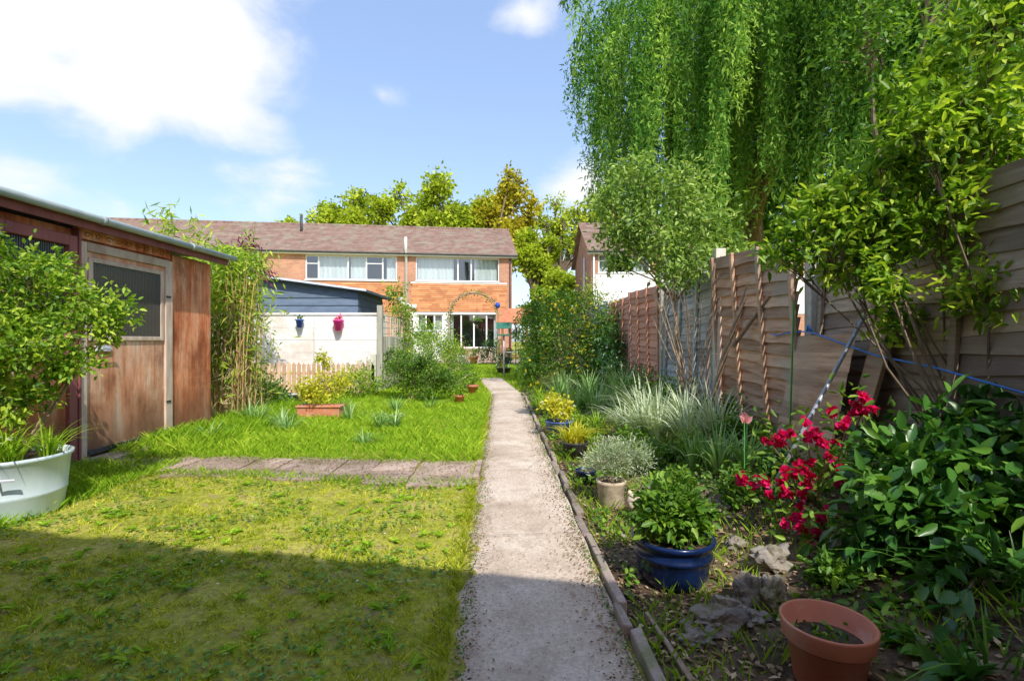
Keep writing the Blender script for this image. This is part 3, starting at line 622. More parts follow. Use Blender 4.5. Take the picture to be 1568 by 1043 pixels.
p.tube([(2.05,5.45,.3),(2.12,5.5,1.2),(2.1,5.3,2.0)],[.018,.016,.008],6); p.done()
g=group('leaning_metal_pole'); p=Part('pole',M['metal'],g,0,True); p.tube([(1.53,3.15,.16),(2.24,3.25,1.36)],.0125,10); p.tube([(2.238,3.25,1.355),(2.252,3.252,1.38)],.016,10); p.done()
g=group('blue_rope'); p=Part('rope',M['bluerope'],g,0,True); p.tube([(2.22,4.15,1.26),(2.23,3.85,1.27),(2.20,3.5,1.20),(2.2,3.1,1.11),(2.22,2.7,1.06),(2.25,2.2,.96)],.0055,6); p.tube([(2.22,4.15,1.26),(2.22,4.3,1.24),(2.24,4.45,1.27)],.005,5); p.tube([(2.22,3.85,1.27),(2.22,3.84,1.31),(2.22,3.8,1.27)],.01,5); p.done()
g=group('garden_cane'); p=Part('cane',M['stake'],g); p.tube([(2.08,3.85,.2),(2.12,3.85,1.5)],.007,6); p.done()

# ------------------------------------------------------------------ pots on the bed
def pot(name, c, prof, mat, soilz, soilr, seg=36):
    g=group(name,c); p=Part('pot',mat,g,0,True); p.lathe((0,0,0),prof,seg); p.done()
    s=Part('soil',M['soil'],g); s.lathe((0,0,0),[(soilr,soilz),(soilr*.5,soilz+.01),(0,soilz+.012)],20); s.done(); return g
def inground(x,y): return (x,y,float(H(x,y)))
pot('blue_glazed_pot',(.80,2.55,-.01),[(0,.005),(.125,0),(.14,.01),(.165,.06),(.176,.12),(.182,.155),(.189,.16),(.189,.172),(.182,.177),(.184,.215),(.2,.223),(.203,.24),(.195,.248),(.184,.243),(.176,.21),(0,.21)],M['bluepot'],.222,.178,48)
shrub('mint_plant',(.80,2.55,.21),[(.80,2.55,.36,.17,.16,.12),(.71,2.52,.32,.11,.1,.09),(.89,2.52,.33,.11,.1,.1),(.8,2.47,.30,.12,.08,.06)],1900,.05,.028,G_mid,sub=26,spread=.22,stem=.005,tmpl=T_LEAF6,droop=.05)
g=pot('terracotta_pot',(1.085,1.76,-.03),[(0,.0),(.092,0),(.097,.01),(.126,.205),(.139,.207),(.141,.21),(.147,.26),(.149,.268),(.144,.272),(.137,.268),(.129,.205),(0,.18)],M['terracotta'],.20,.130,56)
C=R.normal(0,.05,(40,3))*[1,1,.1]+[0,0,.215]; leaves('seedlings',C,R.normal(size=(40,3))+[0,0,.7],R.normal(size=(40,3)),.03,.016,R.random(40),G_mid,T_LEAF6,g)
pot('stone_planter',inground(.72,3.72),[(0,0),(.085,0),(.09,.01),(.1,.16),(.108,.17),(.108,.19),(.095,.19),(.09,.15),(0,.15)],M['ornament'],.165,.09)
shrub('lavender_plant',(.72,3.72,.17),[(.78,3.72,.36,.2,.2,.14),(.66,3.7,.33,.14,.15,.12),(.9,3.74,.34,.12,.14,.12)],3600,.035,.007,G_grey,sub=40,spread=.2,stem=.005,droop=-.5,jit=.5)
pot('black_pot',inground(.64,5.2),[(0,0),(.1,0),(.13,.16),(.14,.17),(.13,.18),(.12,.14),(0,.14)],M['black'],.15,.12)
straps('golden_grass_plant',[(.64,5.2,.14),(.7,5.25,.14),(.58,5.2,.14)],60,.3,.014,G_gold,None,.05,1.1,.6)
pot('blue_planter',inground(.58,6.3),[(0,0),(.12,0),(.17,.2),(.18,.21),(.17,.22),(.15,.18),(0,.18)],M['bluepot2'],.19,.15)
shrub('variegated_plant',(.55,6.3,.2),[(.5,6.3,.38,.2,.2,.14),(.66,6.4,.33,.14,.15,.1)],900,.05,.03,G_gold,spread=.25,flowers=(P_white,30,.02),stem=.005)
pot('blue_planter',inground(.62,4.3),[(0,0),(.07,0),(.085,.1),(.093,.11),(.085,.12),(.08,.09),(0,.09)],M['bluepot'],.1,.08)
def blob(part, c, r, seed=0, amp=.12, sub=3):
    import bmesh
    bm=bmesh.new(); bmesh.ops.create_icosphere(bm,subdivisions=sub,radius=1)
    from mathutils import noise as mn
    for v in bm.verts:
        n_=v.co.normalized(); k=1+amp*mn.noise(n_*1.6+Vector((seed,seed*1.7,0)))*2+amp*.5*mn.noise(n_*4+Vector((seed,0,3)))*2
        v.co=Vector((n_.x*r[0]*k,n_.y*r[1]*k,n_.z*r[2]*k))+Vector(c)
    bm.verts.ensure_lookup_table(); V=[tuple(v.co) for v in bm.verts]; F=[tuple(x.index for x in f.verts) for f in bm.faces]; bm.free()
    part.add(V,F)
g=group('stone_lion_ornament',inground(.84,3.42)); p=Part('body',M['ornament'],g,0,True)
blob(p,(.02,.04,.08),(.075,.1,.075),1,.06); blob(p,(-.03,-.05,.14),(.055,.05,.055),2,.06); blob(p,(-.055,-.09,.125),(.028,.026,.024),3,.05)
blob(p,(-.06,-.03,.19),(.015,.012,.016),4,.02,2); blob(p,(.0,-.04,.195),(.015,.012,.016),4,.02,2)
blob(p,(-.06,-.07,.02),(.024,.045,.02),5,.05,2); blob(p,(.03,-.07,.02),(.024,.045,.02),6,.05,2); blob(p,(.08,.1,.05),(.045,.04,.045),7,.05,2); p.done()
for i,(x,y,r) in enumerate([(1.26,2.47,(.09,.07,.075)),(1.04,2.24,(.065,.05,.10)),(1.12,2.2,(.05,.05,.08)),(.83,2.1,(.11,.06,.065)),(.93,2.2,(.07,.05,.055)),(1.15,3.2,(.08,.07,.06)),(1.0,2.12,(.06,.05,.04)),(.73,2.02,(.06,.04,.035)),(1.2,2.75,(.05,.04,.05)),(1.1,3.9,(.08,.07,.05)),(.66,3.1,(.03,.03,.02)),(1.31,3.22,(.06,.05,.05))]):
    q=Part('garden_rock',M['stone'],None,0,False); blob(q,(x,y,float(H(x,y))+r[2]*.45),r,i*3.1,.3,4); q.done()
g=group('wooden_stick'); p=Part('stick',M['twig'],g); p.tube([(.62,1.75,.03),(.58,2.2,.03)],[.012,.009],6); p.done()

cs=[]
for x,y,s in [(1.25,7.6,1),(1.5,7.2,1.1),(1.7,7.8,1.1),(1.05,8.2,.9),(1.35,9.,1.1),(.9,9.6,1),(1.1,10.4,1.1)]: cs.append((x,y,float(H(x,y)),s))
straps('iris_clump',cs,60,.66,.026,G_iris,None,.14,.7,.45)
cs=[(x,y,float(H(x,y)),s) for x,y,s in [(1.42,5.5,1),(1.62,5.7,1),(1.5,5.2,.9),(1.3,5.9,.9),(1.75,5.2,1),(1.62,4.7,.9),(1.78,4.5,1.),(1.6,6.4,1)]]
straps('daffodil_leaf_clump',cs,80,.62,.02,G_grey,None,.1,1.0,.75)
cs=[(x,y,float(H(x,y)),s) for x,y,s in [(1.55,3.85,1),(1.68,3.7,.9),(1.45,4.1,.8)]]
straps('agapanthus_clump',cs,50,.48,.02,G_iris,None,.08,.9,.5)
cs=[(x,y,float(H(x,y)),s) for x,y,s in [(1.2,4.6,.7),(1.05,5.0,.6),(.95,5.9,.7),(1.1,6.6,.9),(.85,7.2,.8),(.75,8.2,.9),(.6,9.4,.9),(.55,10.6,1)]]
straps('sedge_clump',cs,55,.36,.014,G_long,None,.1,1.1,.6)
straps('lawn_bulb_leaves',[(-1.75,6.9,0,1),(-1.6,7.0,0,.9),(-2.4,7.6,0,1),(-2.9,6.6,0,1),(-3.1,6.9,0,1),(-3.6,7.3,0,1),(-1.95,8.6,0,1),(-1.4,8.8,0,1),(-2.7,8.2,0,1.1),(-3.9,7.6,0,1.2),(-3.4,8.6,0,1.2),(-1.7,5.9,0,.6),(-3.6,6.1,0,.8)],44,.36,.016,G_iris,None,.09,1.1,.45)
straps('hyacinth_clump',[(1.72,1.95,.2,.8),(1.85,1.85,.25,.8),(1.5,1.6,.1,.7)],26,.42,.012,G_rosy,None,.08,1.3,.5)
for i,(x,y,r,mt) in enumerate([(1.28,4.35,.16,G_mid),(1.55,4.3,.14,G_yel),(1.0,4.5,.12,G_yel),(1.25,5.2,.15,G_mid),(1.9,6.2,.28,G_mid),(2.0,5.0,.2,G_dark),(1.9,7.2,.3,G_mid),(1.4,3.3,.14,G_mid),(1.75,3.4,.14,G_dark),(.95,6.1,.14,G_yel),(.8,7.0,.16,G_yel),(1.9,8.6,.35,G_dark),(1.2,3.75,.12,G_mid),(1.9,4.3,.16,G_mid),(1.05,3.0,.08,G_yel),(1.38,2.2,.07,G_mid)]):
    z=float(H(x,y)); shrub('leafy_perennial',(x,y,z),[(x,y,z+r*.7,r,r,r*.7)],int(420+r*1800),.045,.024,mt,sub=16,spread=.3,stem=.005,tmpl=T_LEAF6,twigs=False)

bl=[(1.50,2.86,.66),(1.42,2.8,.63),(1.72,2.72,.79),(1.80,2.7,.88),(1.84,2.68,.84),(1.60,2.78,.72),(1.56,2.8,.53),(1.62,2.75,.50),(1.5,2.75,.48),(1.68,2.7,.55),(1.45,2.75,.42),(1.38,2.8,.45),(1.56,2.7,.42),(1.52,2.6,.25),(1.56,2.55,.19),(1.47,2.65,.30),(1.62,2.55,.16),(1.36,2.9,.40),(1.7,2.75,.64),(1.6,2.6,.33),(1.5,2.55,.21)]
base=(1.75,3.0,.28)
g=group('crimson_azalea',base); B=np.array(base)
p=Part('branches',M['twig'],g)
P=[];Pd=[];Tn=[]
for c in bl:
    c=np.array(c); 
    mid=(c-B)*.5+U(-.05,.05,3); p.tube([(U(-.03,.03),0,-.03),tuple(mid),tuple(c-B)],[.008,.006,.003],5)
    for k in range(4):
        fc=c-B+R.normal(0,.033,3); fd=unit(R.normal(0,.5,3)+np.array([-.3,-.8,.5]))
        for q in range(11): P.append(fc); Pd.append(unit(fd*.6+R.normal(0,.75,3))); Tn.append(R.normal(.5,.25))
p.done(); n=len(P); leaves('blossom',np.array(P),np.array(Pd),R.normal(size=(n,3)),U(.028,.044,n),U(.028,.042,n),np.array(Tn),P_red,T_LEAF6,g)
C=[];
for c in bl:
    for k in range(20): C.append(np.array(c)-B+R.normal(0,.09,3)+np.array([0,.05,-.03]))
C=np.array(C);n=len(C);leaves('foliage',C,R.normal(size=(n,3)),R.normal(size=(n,3))+[0,0,1],.055,.024,R.normal(.55,.25,n),G_mid,T_LEAF6,g)
g=group('pink_tulip',(1.52,3.35,.2)); p=Part('stem',M['stake'],g); p.tube([(0,0,0),(.0,0,.47)],.004,5); p.done()
leaves('petals',np.array([[0,0,.46]]*9),unit(R.normal(0,.3,(9,3))+[0,0,1]),R.normal(size=(9,3)),.07,.045,R.random(9),P_pink,T_LEAF6,g)

shrub('hydrangea_shrub',(2.0,2.15,.35),[(1.78,2.3,.60,.22,.22,.18),(2.05,2.3,.64,.25,.22,.18),(1.72,2.15,.42,.2,.2,.16),(2.1,2.1,.45,.28,.22,.2),(1.62,2.3,.35,.16,.16,.14),(1.9,1.95,.22,.22,.2,.14),(1.55,1.95,.12,.12,.14,.08),(2.25,2.45,.76,.2,.2,.16),(1.38,1.60,.1,.10,.1,.07),(1.75,1.9,.3,.18,.16,.12),(1.5,1.75,.14,.12,.12,.08)],3500,.10,.052,G_rosy,sub=20,spread=.25,stem=.01,tmpl=T_LEAF,droop=.25,up=1.2)
shrub('hydrangea_shrub',(2.0,2.9,.4),[(2.05,2.9,.58,.22,.25,.16),(1.9,2.75,.48,.16,.2,.14)],600,.07,.036,G_rosy,sub=16,spread=.25,stem=.008,tmpl=T_LEAF)

cl=[(1.75,2.95,1.80,.22,.22,.12),(1.60,3.1,1.72,.14,.16,.08),(1.95,2.9,1.98,.22,.22,.15),(2.1,2.95,1.72,.22,.25,.14),(1.88,2.9,1.62,.16,.18,.08),(2.3,2.8,2.02,.24,.22,.16),(2.15,2.7,2.3,.20,.22,.16),(2.35,2.7,2.45,.22,.22,.18),(2.5,2.7,1.72,.2,.22,.16),(2.45,2.6,2.75,.25,.22,.2),(2.15,2.75,2.6,.12,.15,.09),(1.98,2.7,1.5,.14,.18,.08),(2.4,2.6,1.45,.2,.2,.12),(2.25,2.95,1.32,.14,.16,.08),(2.05,2.85,2.15,.14,.14,.1),(2.7,2.7,2.2,.2,.2,.3),(2.6,2.6,2.95,.2,.2,.15),(1.8,3.0,2.02,.14,.14,.07),(2.3,2.75,1.85,.2,.2,.14),(2.05,2.9,1.88,.2,.2,.12),(2.5,2.65,2.2,.2,.2,.2)]
shrub('elder_shrub',(2.45,2.6,.4),cl,10500,.064,.028,G_yel,sub=24,spread=.29,stem=.009,tmpl=T_LEAF6,droop=.2,bark='bark')
cl=[(1.55,6.1,2.75,.4,.4,.3),(1.95,6.1,2.95,.42,.4,.32),(1.3,6.2,2.45,.28,.35,.22),(1.75,6.0,2.35,.35,.4,.25),(2.3,6.1,2.6,.35,.4,.3),(1.5,6.1,3.15,.25,.3,.2),(2.1,6.0,2.1,.3,.3,.2),(1.15,6.1,2.85,.18,.25,.16),(2.55,6.1,2.3,.25,.3,.2),(1.85,5.9,1.95,.2,.2,.12),(1.25,6.1,2.1,.16,.2,.1)]
shrub('apple_tree',(2.05,6.2,.35),cl,7000,.075,.036,G_apple,sub=20,spread=.30,trunk=((1.95,6.1,1.65),.034),tmpl=T_LEAF6)
g=group('bare_shrub',(2.0,5.6,.35)); p=Part('branches',M['twig'],g)
for i in range(12):
    a,b_=U(-.55,.2),U(-.6,.5); h=U(.9,1.6); q=Vector((a*.8,b_,h)); p.tube([(U(-.05,.05),0,0),(a*.35,b_*.3,h*.45),q],[.010,.007,.003],5)
    for k in range(4): p.tube([Vector((a*.35,b_*.3,h*.45)).lerp(q,U(.2,.9)),q+Vector(U(-.3,.3,3))],[.003,.002],3)
p.done()
shrub('kerria_shrub',(1.5,10.8,.1),[(1.25,10.8,1.35,.55,.5,.5),(1.7,10.6,1.1,.5,.5,.5),(1.0,10.9,.8,.4,.4,.4),(2.0,10.5,1.5,.35,.4,.4),(1.5,10.9,1.9,.4,.4,.3),(.95,11.2,2.0,.25,.3,.3),(1.6,10.3,.65,.4,.3,.3),(.75,11,1.5,.15,.2,.3)],9000,.07,.034,G_box,sub=22,spread=.25,stem=.02,flowers=(P_yel,250,.04))
shrub('dark_laurel',(1.9,9.6,.3),[(2.0,9.9,1.0,.3,.4,.5),(1.75,9.3,.7,.25,.3,.25)],1800,.08,.04,G_dark,spread=.28)
shrub('climbing_vine',(.7,14.5,0),[(.75,14.5,1.2,.45,.5,.8),(.55,15,2.0,.3,.4,.4),(1.3,14.2,1.9,.5,.4,.6),(.45,13.4,.6,.3,.4,.35)],5600,.10,.05,G_mid,sub=22,spread=.3,flowers=(P_yel,60,.05))
shrub('border_shrub',(.9,18,0),[(.9,18,.9,.7,.7,.7),(1.3,19,1.7,.7,.6,.7),(2.6,17,1.4,.9,.8,.9),(3.2,21,2.2,1,1,1.2)],5200,.12,.06,G_yel,sub=22,spread=.25)
shrub('box_shrub',(-1.95,10,0),[(-2.1,10.2,.52,.42,.4,.40),(-1.6,9.9,.46,.40,.4,.40),(-2.35,10.5,.80,.25,.3,.25),(-1.3,10.2,.35,.22,.25,.28),(-1.75,10,.82,.3,.3,.13)],9500,.045,.028,G_box,sub=44,spread=.16,stem=.01)
shrub('euonymus_shrub',(-3.0,8,.12),[(-3.0,8,.5,.3,.25,.2),(-3.2,8.05,.4,.22,.2,.16),(-2.7,8.05,.55,.2,.2,.2),(-2.95,8,.85,.1,.1,.2)],2600,.05,.03,G_gold,sub=24,spread=.25,stem=.006)
p=Part('terracotta_trough',M['terracotta'],None,.008); p.box(-3.3,-2.65,7.85,8.1,.0,.17); p.box(-3.32,-2.63,7.83,8.12,.171,.2); p.done()
shrub('garden_shrub',(-4.3,9.0,0),[(-4.2,9.0,.28,.3,.25,.25),(-4.6,9.4,.4,.3,.25,.3)],1400,.06,.035,G_mid,spread=.3)
shrub('garden_shrub',(-3.3,10.5,0),[(-3.3,10.5,.35,.4,.3,.25),(-2.9,10.7,.35,.3,.3,.3)],2000,.06,.03,G_yel,spread=.3)
shrub('garden_shrub',(-2.6,13,0),[(-2.7,13,.9,.4,.4,.5),(-2.3,14.5,.9,.5,.5,.5),(-2.0,16,.9,.5,.5,.5),(-2.7,16.5,1.4,.4,.5,.5)],5000,.08,.04,G_yel,sub=22,spread=.28)
shrub('garden_shrub',(-1.5,12.0,0),[(-1.25,12,.25,.25,.3,.22),(-1.15,13.5,.3,.25,.3,.3),(-1.5,14.8,.4,.35,.4,.4)],2200,.06,.03,G_mid,spread=.3)
shrub('rose_bush',(-3.1,15,0),[(-3.2,14.8,2.1,.35,.4,.35),(-3.5,15.5,2.6,.3,.4,.35),(-3.1,15,1.5,.4,.4,.4)],1500,.09,.05,G_yel,spread=.3)
for x,y,s in [(-1.0,9.8,.8),(-.88,11.4,1.1)]:
    pot('terracotta_pot',(x,y,0),[(0,0),(.08*s,0),(.11*s,.15*s),(.125*s,.15*s),(.13*s,.2*s),(.115*s,.2*s),(.1*s,.15*s),(0,.15*s)],M['terracotta'],.16*s,.1*s,20)
    shrub('potted_plant',(x,y,.18),[(x,y,.3*s,.13*s,.13*s,.1*s)],260,.05,.028,G_yel,spread=.3,stem=.004)
for x,y,mt,r in [(-4.3,9.6,'black',.17),(-4.05,9.5,'gutter',.09),(-3.85,9.3,'black',.12)]:
    pot('plant_pot',(x,y,0),[(0,0),(r*.8,0),(r,.2),(r*1.06,.21),(r*.95,.21),(r*.9,.17),(0,.17)],M[mt],.17,r*.9,20)
pot('plant_pot',(-.3,18.5,0),[(0,0),(.2,0),(.26,.2),(.28,.21),(.22,.21),(0,.17)],M['black'],.17,.2,20)
shrub('potted_plant',(-.3,18.5,.2),[(-.3,18.5,.5,.25,.2,.22)],500,.07,.035,G_dark,spread=.3)
shrub('potted_plant',(-1.2,25,0),[(-1.2,25,.8,.4,.4,.6),(-.7,25.5,.5,.3,.3,.4)],900,.14,.06,G_dark,spread=.3)
for x,y,mt in [(-1.9,25.4,'terracotta'),(-.2,25.6,'bluepot2'),(.6,25.2,'terracotta'),(-2.6,26.2,'white')]:
    pot('patio_pot',(x,y,.06),[(0,0),(.15,0),(.22,.32),(.24,.33),(.23,.37),(.2,.37),(.18,.3),(0,.3)],M[mt],.31,.18,18)
    shrub('potted_plant',(x,y,.35),[(x,y,.62,.25,.25,.22)],350,.09,.045,G_mid,spread=.3,flowers=(P_red,14,.05),stem=.006)

g=group('garden_arch',(-1.5,20,0)); p=Part('hoops',M['twig'],g)
for dy in (-.25,.25):
    pts=[(-.95,dy,0),(-.95,dy,2.2)]+[(-.95*math.cos(t),dy,2.2+.85*math.sin(t)) for t in np.linspace(.2,math.pi-.2,12)]+[(.95,dy,2.2),(.95,dy,0)]
    p.tube(pts,.022,6)
for t in np.linspace(.1,math.pi-.1,8): p.tube([(-.95*math.cos(t),-.25,2.2+.85*math.sin(t)),(-.95*math.cos(t),.25,2.2+.85*math.sin(t))],.012,5)
for z in (.5,1,1.5,2): 
    for sx in (-.95,.95): p.tube([(sx,-.25,z),(sx,.25,z)],.012,5)
p.done()
C=[]
for i in range(330): t=U(0,math.pi); C.append((-.95*math.cos(t)+U(-.12,.12),U(-.3,.3),2.2+.85*math.sin(t)+U(-.15,.12)))
for i in range(500): C.append((-.95+U(-.15,.15),U(-.3,.3),U(.3,2.3)))
for i in range(300): C.append((.95+U(-.12,.12),U(-.3,.3),U(.1,1.3)))
C=np.array(C); n=len(C); leaves('climber',C,R.normal(size=(n,3)),R.normal(size=(n,3)),.08,.04,R.normal(.5,.25,n),G_mid,T_DIAM,g)
p=Part('hanging_ball',M['royal'],g,0,True); blob(p,(.95,-.3,2.55),(.1,.1,.11),1,.02,3); p.done()
p=Part('hanging_basket',M['black'],g,0,True); p.lathe((.15,-.3,1.95),[(0,-.16),(.1,-.13),(.17,-.02),(.18,.0),(0,0)],16); p.tube([(.15,-.3,1.95),(.15,-.25,3.0)],.006,4); p.done()
C=R.normal(0,.1,(140,3))*[1,1,.5]+[.15,-.3,2.0]; leaves('basket_plant',C,R.normal(size=(140,3)),R.normal(size=(140,3)),.08,.04,R.random(140),G_mid,T_DIAM,g)
g=group('bird_table',(-.27,17,0)); p=Part('pole',M['metal'],g,0,True); p.tube([(0,0,0),(0,0,1.35)],.028,8); p.done()
p=Part('tray',M['green'],g,.005); p.box(-.2,.2,-.17,.17,1.35,1.38)
for a in(-.17,.15):
    for b_ in (-.15,.13): p.box(a,a+.02,b_,b_+.02,1.381,1.6)
p.box(-.2,.2,-.172,-.16,1.381,1.41); p.add([(-.25,-.22,1.6),(.25,-.22,1.6),(.25,0,1.8),(-.25,0,1.8),(.25,.22,1.6),(-.25,.22,1.6)],[(0,1,2,3),(3,2,4,5),(0,3,5),(1,4,2)])
p.done()
g=group('bird_feeder',(.12,16.2,0)); p=Part('pole',M['black'],g); p.tube([(0,0,0),(0,0,1.9),(.1,0,2.05),(.25,0,2.0)],.014,6); p.lathe((.25,0,1.65),[(0,0),(.05,0),(.05,.25),(.07,.26),(.0,.32)],12); p.done()
g=group('timber_arbour',(.1,24.2,0)); p=Part('frame',M['redbrown'],g,.01)
for a in (-.6,.55):
    for b_ in (-.5,.45): p.box(a,a+.09,b_,b_+.09,0,2.05)
p.add([(-.85,-.7,2.0),(.85,-.7,2.0),(.85,0,2.65),(-.85,0,2.65),(.85,.7,2.0),(-.85,.7,2.0),(-.85,-.7,2.06),(.85,-.7,2.06),(.85,0,2.72),(-.85,0,2.72)],[(0,1,2,3),(3,2,4,5),(0,6,7,1),(6,9,8,7)])
p.box(-.5,.5,.3,.44,.4,.45); p.done()
shrub('potted_plant',(.4,24,0),[(.3,24.3,1.5,.3,.3,.4),(.6,23,.6,.3,.3,.5)],700,.12,.06,G_dark,spread=.3)
g=group('bistro_table',(-.05,21.5,0)); p=Part('table',M['metal'],g); p.lathe((0,0,0),[(0,.7),(.33,.7),(.33,.72),(0,.72)],20)
for k in range(3): th=k*2.1; p.tube([(0,0,.7),(.08*math.cos(th),.08*math.sin(th),.35),(.28*math.cos(th),.28*math.sin(th),0)],.012,5)
p.done()
for x,y,sg in [(.5,21.6,1),(-.5,22.3,-1)]:
    g=group('garden_chair',(x,y,0)); p=Part('frame',M['metal'],g)
    p.lathe((0,0,0),[(0,.44),(.2,.44),(.2,.46),(0,.46)],16)
    for a in (-.16,.16):
        for b_ in (-.16,.16): p.tube([(a,b_,.44),(a*1.2,b_*1.2,0)],.012,5)
    p.tube([(sg*.18,-.17,.45),(sg*.24,-.15,.85),(sg*.25,0,.95),(sg*.24,.15,.85),(sg*.18,.17,.45)],.012,6); p.tube([(sg*.21,-.08,.45),(sg*.25,0,.95)],.008,5); p.tube([(sg*.21,.08,.45),(sg*.25,0,.95)],.008,5); p.done()
p=Part('patio',M['slab'],None,.01); p.box(-6.5,3,25.8,31,-.02,.06); p.done()
p=Part('patio_steps',M['slab'],None,.01)
for i in range(4): p.box(-3.6,-.9,27.2+i*.32,30.5,.061+i*.17,.061+(i+1)*.17-.002)
p.done()

# ------------------------------------------------------------------ houses
def facade(part,x0,x1,z0,z1,ops,y=0,dep=.12):
    xs=sorted({x0,x1,*[o[0] for o in ops if x0<o[0]<x1],*[o[1] for o in ops if x0<o[1]<x1]}); zs=sorted({z0,z1,*[o[2] for o in ops],*[o[3] for o in ops]})
    zs=[z for z in zs if z0<=z<=z1]
    for i in range(len(xs)-1):
        for j in range(len(zs)-1):
            cx=(xs[i]+xs[i+1])/2; cz=(zs[j]+zs[j+1])/2
            if any(o[0]<cx<o[1] and o[2]<cz<o[3] for o in ops): continue
            part.quad((xs[i],y,zs[j]),(xs[i+1],y,zs[j]),(xs[i+1],y,zs[j+1]),(xs[i],y,zs[j+1]))
    for o in ops:
        a,b_,c,d=o[:4]
        part.quad((a,y,c),(a,y,d),(a,y+dep,d),(a,y+dep,c)); part.quad((b_,y,d),(b_,y,c),(b_,y+dep,c),(b_,y+dep,d))
        part.quad((a,y,d),(b_,y,d),(b_,y+dep,d),(a,y+dep,d)); part.quad((b_,y,c),(a,y,c),(a,y+dep,c),(b_,y+dep,c))
def window(g,x0,x1,z0,z1,mull,trans=None,y=.05,curt=((0.,1.),),cz=0,door=False):
    f=Part('window_frame',M['white'],g,.004); t=.07
    f.box(x0,x0+t,y,y+.07,z0,z1); f.box(x1-t,x1,y,y+.07,z0,z1); f.box(x0+t,x1-t,y,y+.07,z1-t,z1); f.box(x0+t,x1-t,y,y+.07,z0,z0+t)
    for m_ in mull: xm=x0+(x1-x0)*m_; f.box(xm-.04,xm+.04,y+.002,y+.068,z0+t,z1-t)
    if trans:
        for a,b_,zz in trans: f.box(x0+(x1-x0)*a+.04,x0+(x1-x0)*b_-.04,y+.004,y+.066,zz-.025,zz+.025)
    if not door: f.box(x0-.05,x1+.05,-.06,y,z0-.05,z0)
    f.done()
    gl=Part('window_glass',M['glass'],g); gl.quad((x0,y+.04,z0),(x1,y+.04,z0),(x1,y+.04,z1),(x0,y+.04,z1)); gl.done()
    c=Part('curtains',M['curtain'],g)
    for a,b_ in curt:
        xa=x0+(x1-x0)*a; xb=x0+(x1-x0)*b_; k=max(4,int((xb-xa)/.12)); 
        for i in range(k):
            u=xa+(xb-xa)*i/k; v_=xa+(xb-xa)*(i+1)/k; d0=.22+.04*(i%2); d1=.22+.04*((i+1)%2); c.quad((u,y+d0,z0+cz),(v_,y+d1,z0+cz),(v_,y+d1,z1),(u,y+d0,z1))
    c.done()
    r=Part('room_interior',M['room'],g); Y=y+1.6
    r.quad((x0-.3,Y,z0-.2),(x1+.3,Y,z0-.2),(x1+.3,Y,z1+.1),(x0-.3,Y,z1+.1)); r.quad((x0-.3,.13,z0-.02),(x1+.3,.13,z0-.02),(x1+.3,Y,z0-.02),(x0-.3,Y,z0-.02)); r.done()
def hung(g,x0,x1,z0,z1,mat,y=-.03,rows=14,nm='hung_tiles'):
    p=Part(nm,mat,g); h=(z1-z0)/rows
    for i in range(rows):
        x=x0
        while x<x1-.01:
            w=min(random.uniform(.3,.8),x1-x); p.add([(x,y-.02,z0+i*h),(x+w,y-.02,z0+i*h),(x+w,y+.008,z0+(i+1)*h),(x,y+.008,z0+(i+1)*h),(x,y+.02,z0+i*h),(x+w,y+.02,z0+i*h)],[(0,1,2,3),(0,4,5,1)]); x+=w
    p.done()
def roof(g,x0,x1,ze,zr,depth,rows=20):
    p=Part('roof_tiles',M['rooftile'],g); h=depth/2
    for sgn in (0,1):
        for i in range(rows):
            t0=i/rows; t1=(i+1)/rows
            ya=-.32+(h+.32)*t0; yb=-.32+(h+.32)*t1; za=ze+(zr-ze)*t0; zb=ze+(zr-ze)*t1
            if sgn: ya=2*h-ya; yb=2*h-yb
            x=x0
            while x<x1-.01:
                w=min(random.uniform(.25,.7) if not sgn else 9,x1-x)
                p.add([(x,ya,za+.045),(x+w,ya,za+.045),(x+w,yb,zb+.005),(x,yb,zb+.005),(x,ya,za),(x+w,ya,za)],[(0,1,2,3),(0,4,5,1)]); x+=w
    p.done()
    r=Part('ridge_tiles',M['rooftile'],g,0,True); x=x0
    while x<x1: r.tube([(x,h,zr-.0),(min(x+.44,x1),h,zr+.0)],.11,8); x+=.45
    r.done()
    f=Part('fascia_and_gutter',M['white'],g); f.box(x0,x1,-.24,-.22,ze-.16,ze-.005); f.box(x0,x1,-.219,0,ze-.16,ze-.14); f.done()
    f=Part('gutter',M['black'],g); f.tube([(x0,-.3,ze-.04),(x1,-.3,ze-.04)],.055,8); f.done()

g=group('terraced_house',(0.0,30,0),math.radians(7.5))
ops=[(-5.55,-.75,4.6,5.98),(-5.45,-4.0,1.75,2.7),(-3.7,-.75,.76,2.78),
     (-11.6,-6.6,4.6,5.98),(-11,-7.2,.9,2.7),(-17.9,-14.0,4.6,5.98),(-17,-14,.9,2.7),(-24,-19.6,4.6,5.98),(-30,-26,4.6,5.98)]
w=Part('brick_walls',M['brick'],g); facade(w,-32,0,-.1,6.2,ops)
w.quad((0,0,-.1),(0,7.6,-.1),(0,7.6,6.2),(0,0,6.2)); w.add([(0,-.0,6.2),(0,7.6,6.2),(0,3.8,8.35)],[(0,1,2)]); w.quad((-32,7.6,-.1),(0,7.6,-.1),(0,7.6,6.2),(-32,7.6,6.2)); w.done()
wr=Part('white_render_panel',M['render'],g); facade(wr,-5.85,-3.72,-.05,2.82,[(-5.45,-4.0,1.75,2.7)],y=-.02,dep=.02); wr.quad((-3.72,-.021,2.72),(-.7,-.021,2.72),(-.7,-.021,2.84),(-3.72,-.021,2.84)); wr.quad((-5.85,-.021,4.47),(-.3,-.021,4.47),(-.3,-.021,4.55),(-5.85,-.021,4.55)); wr.done()
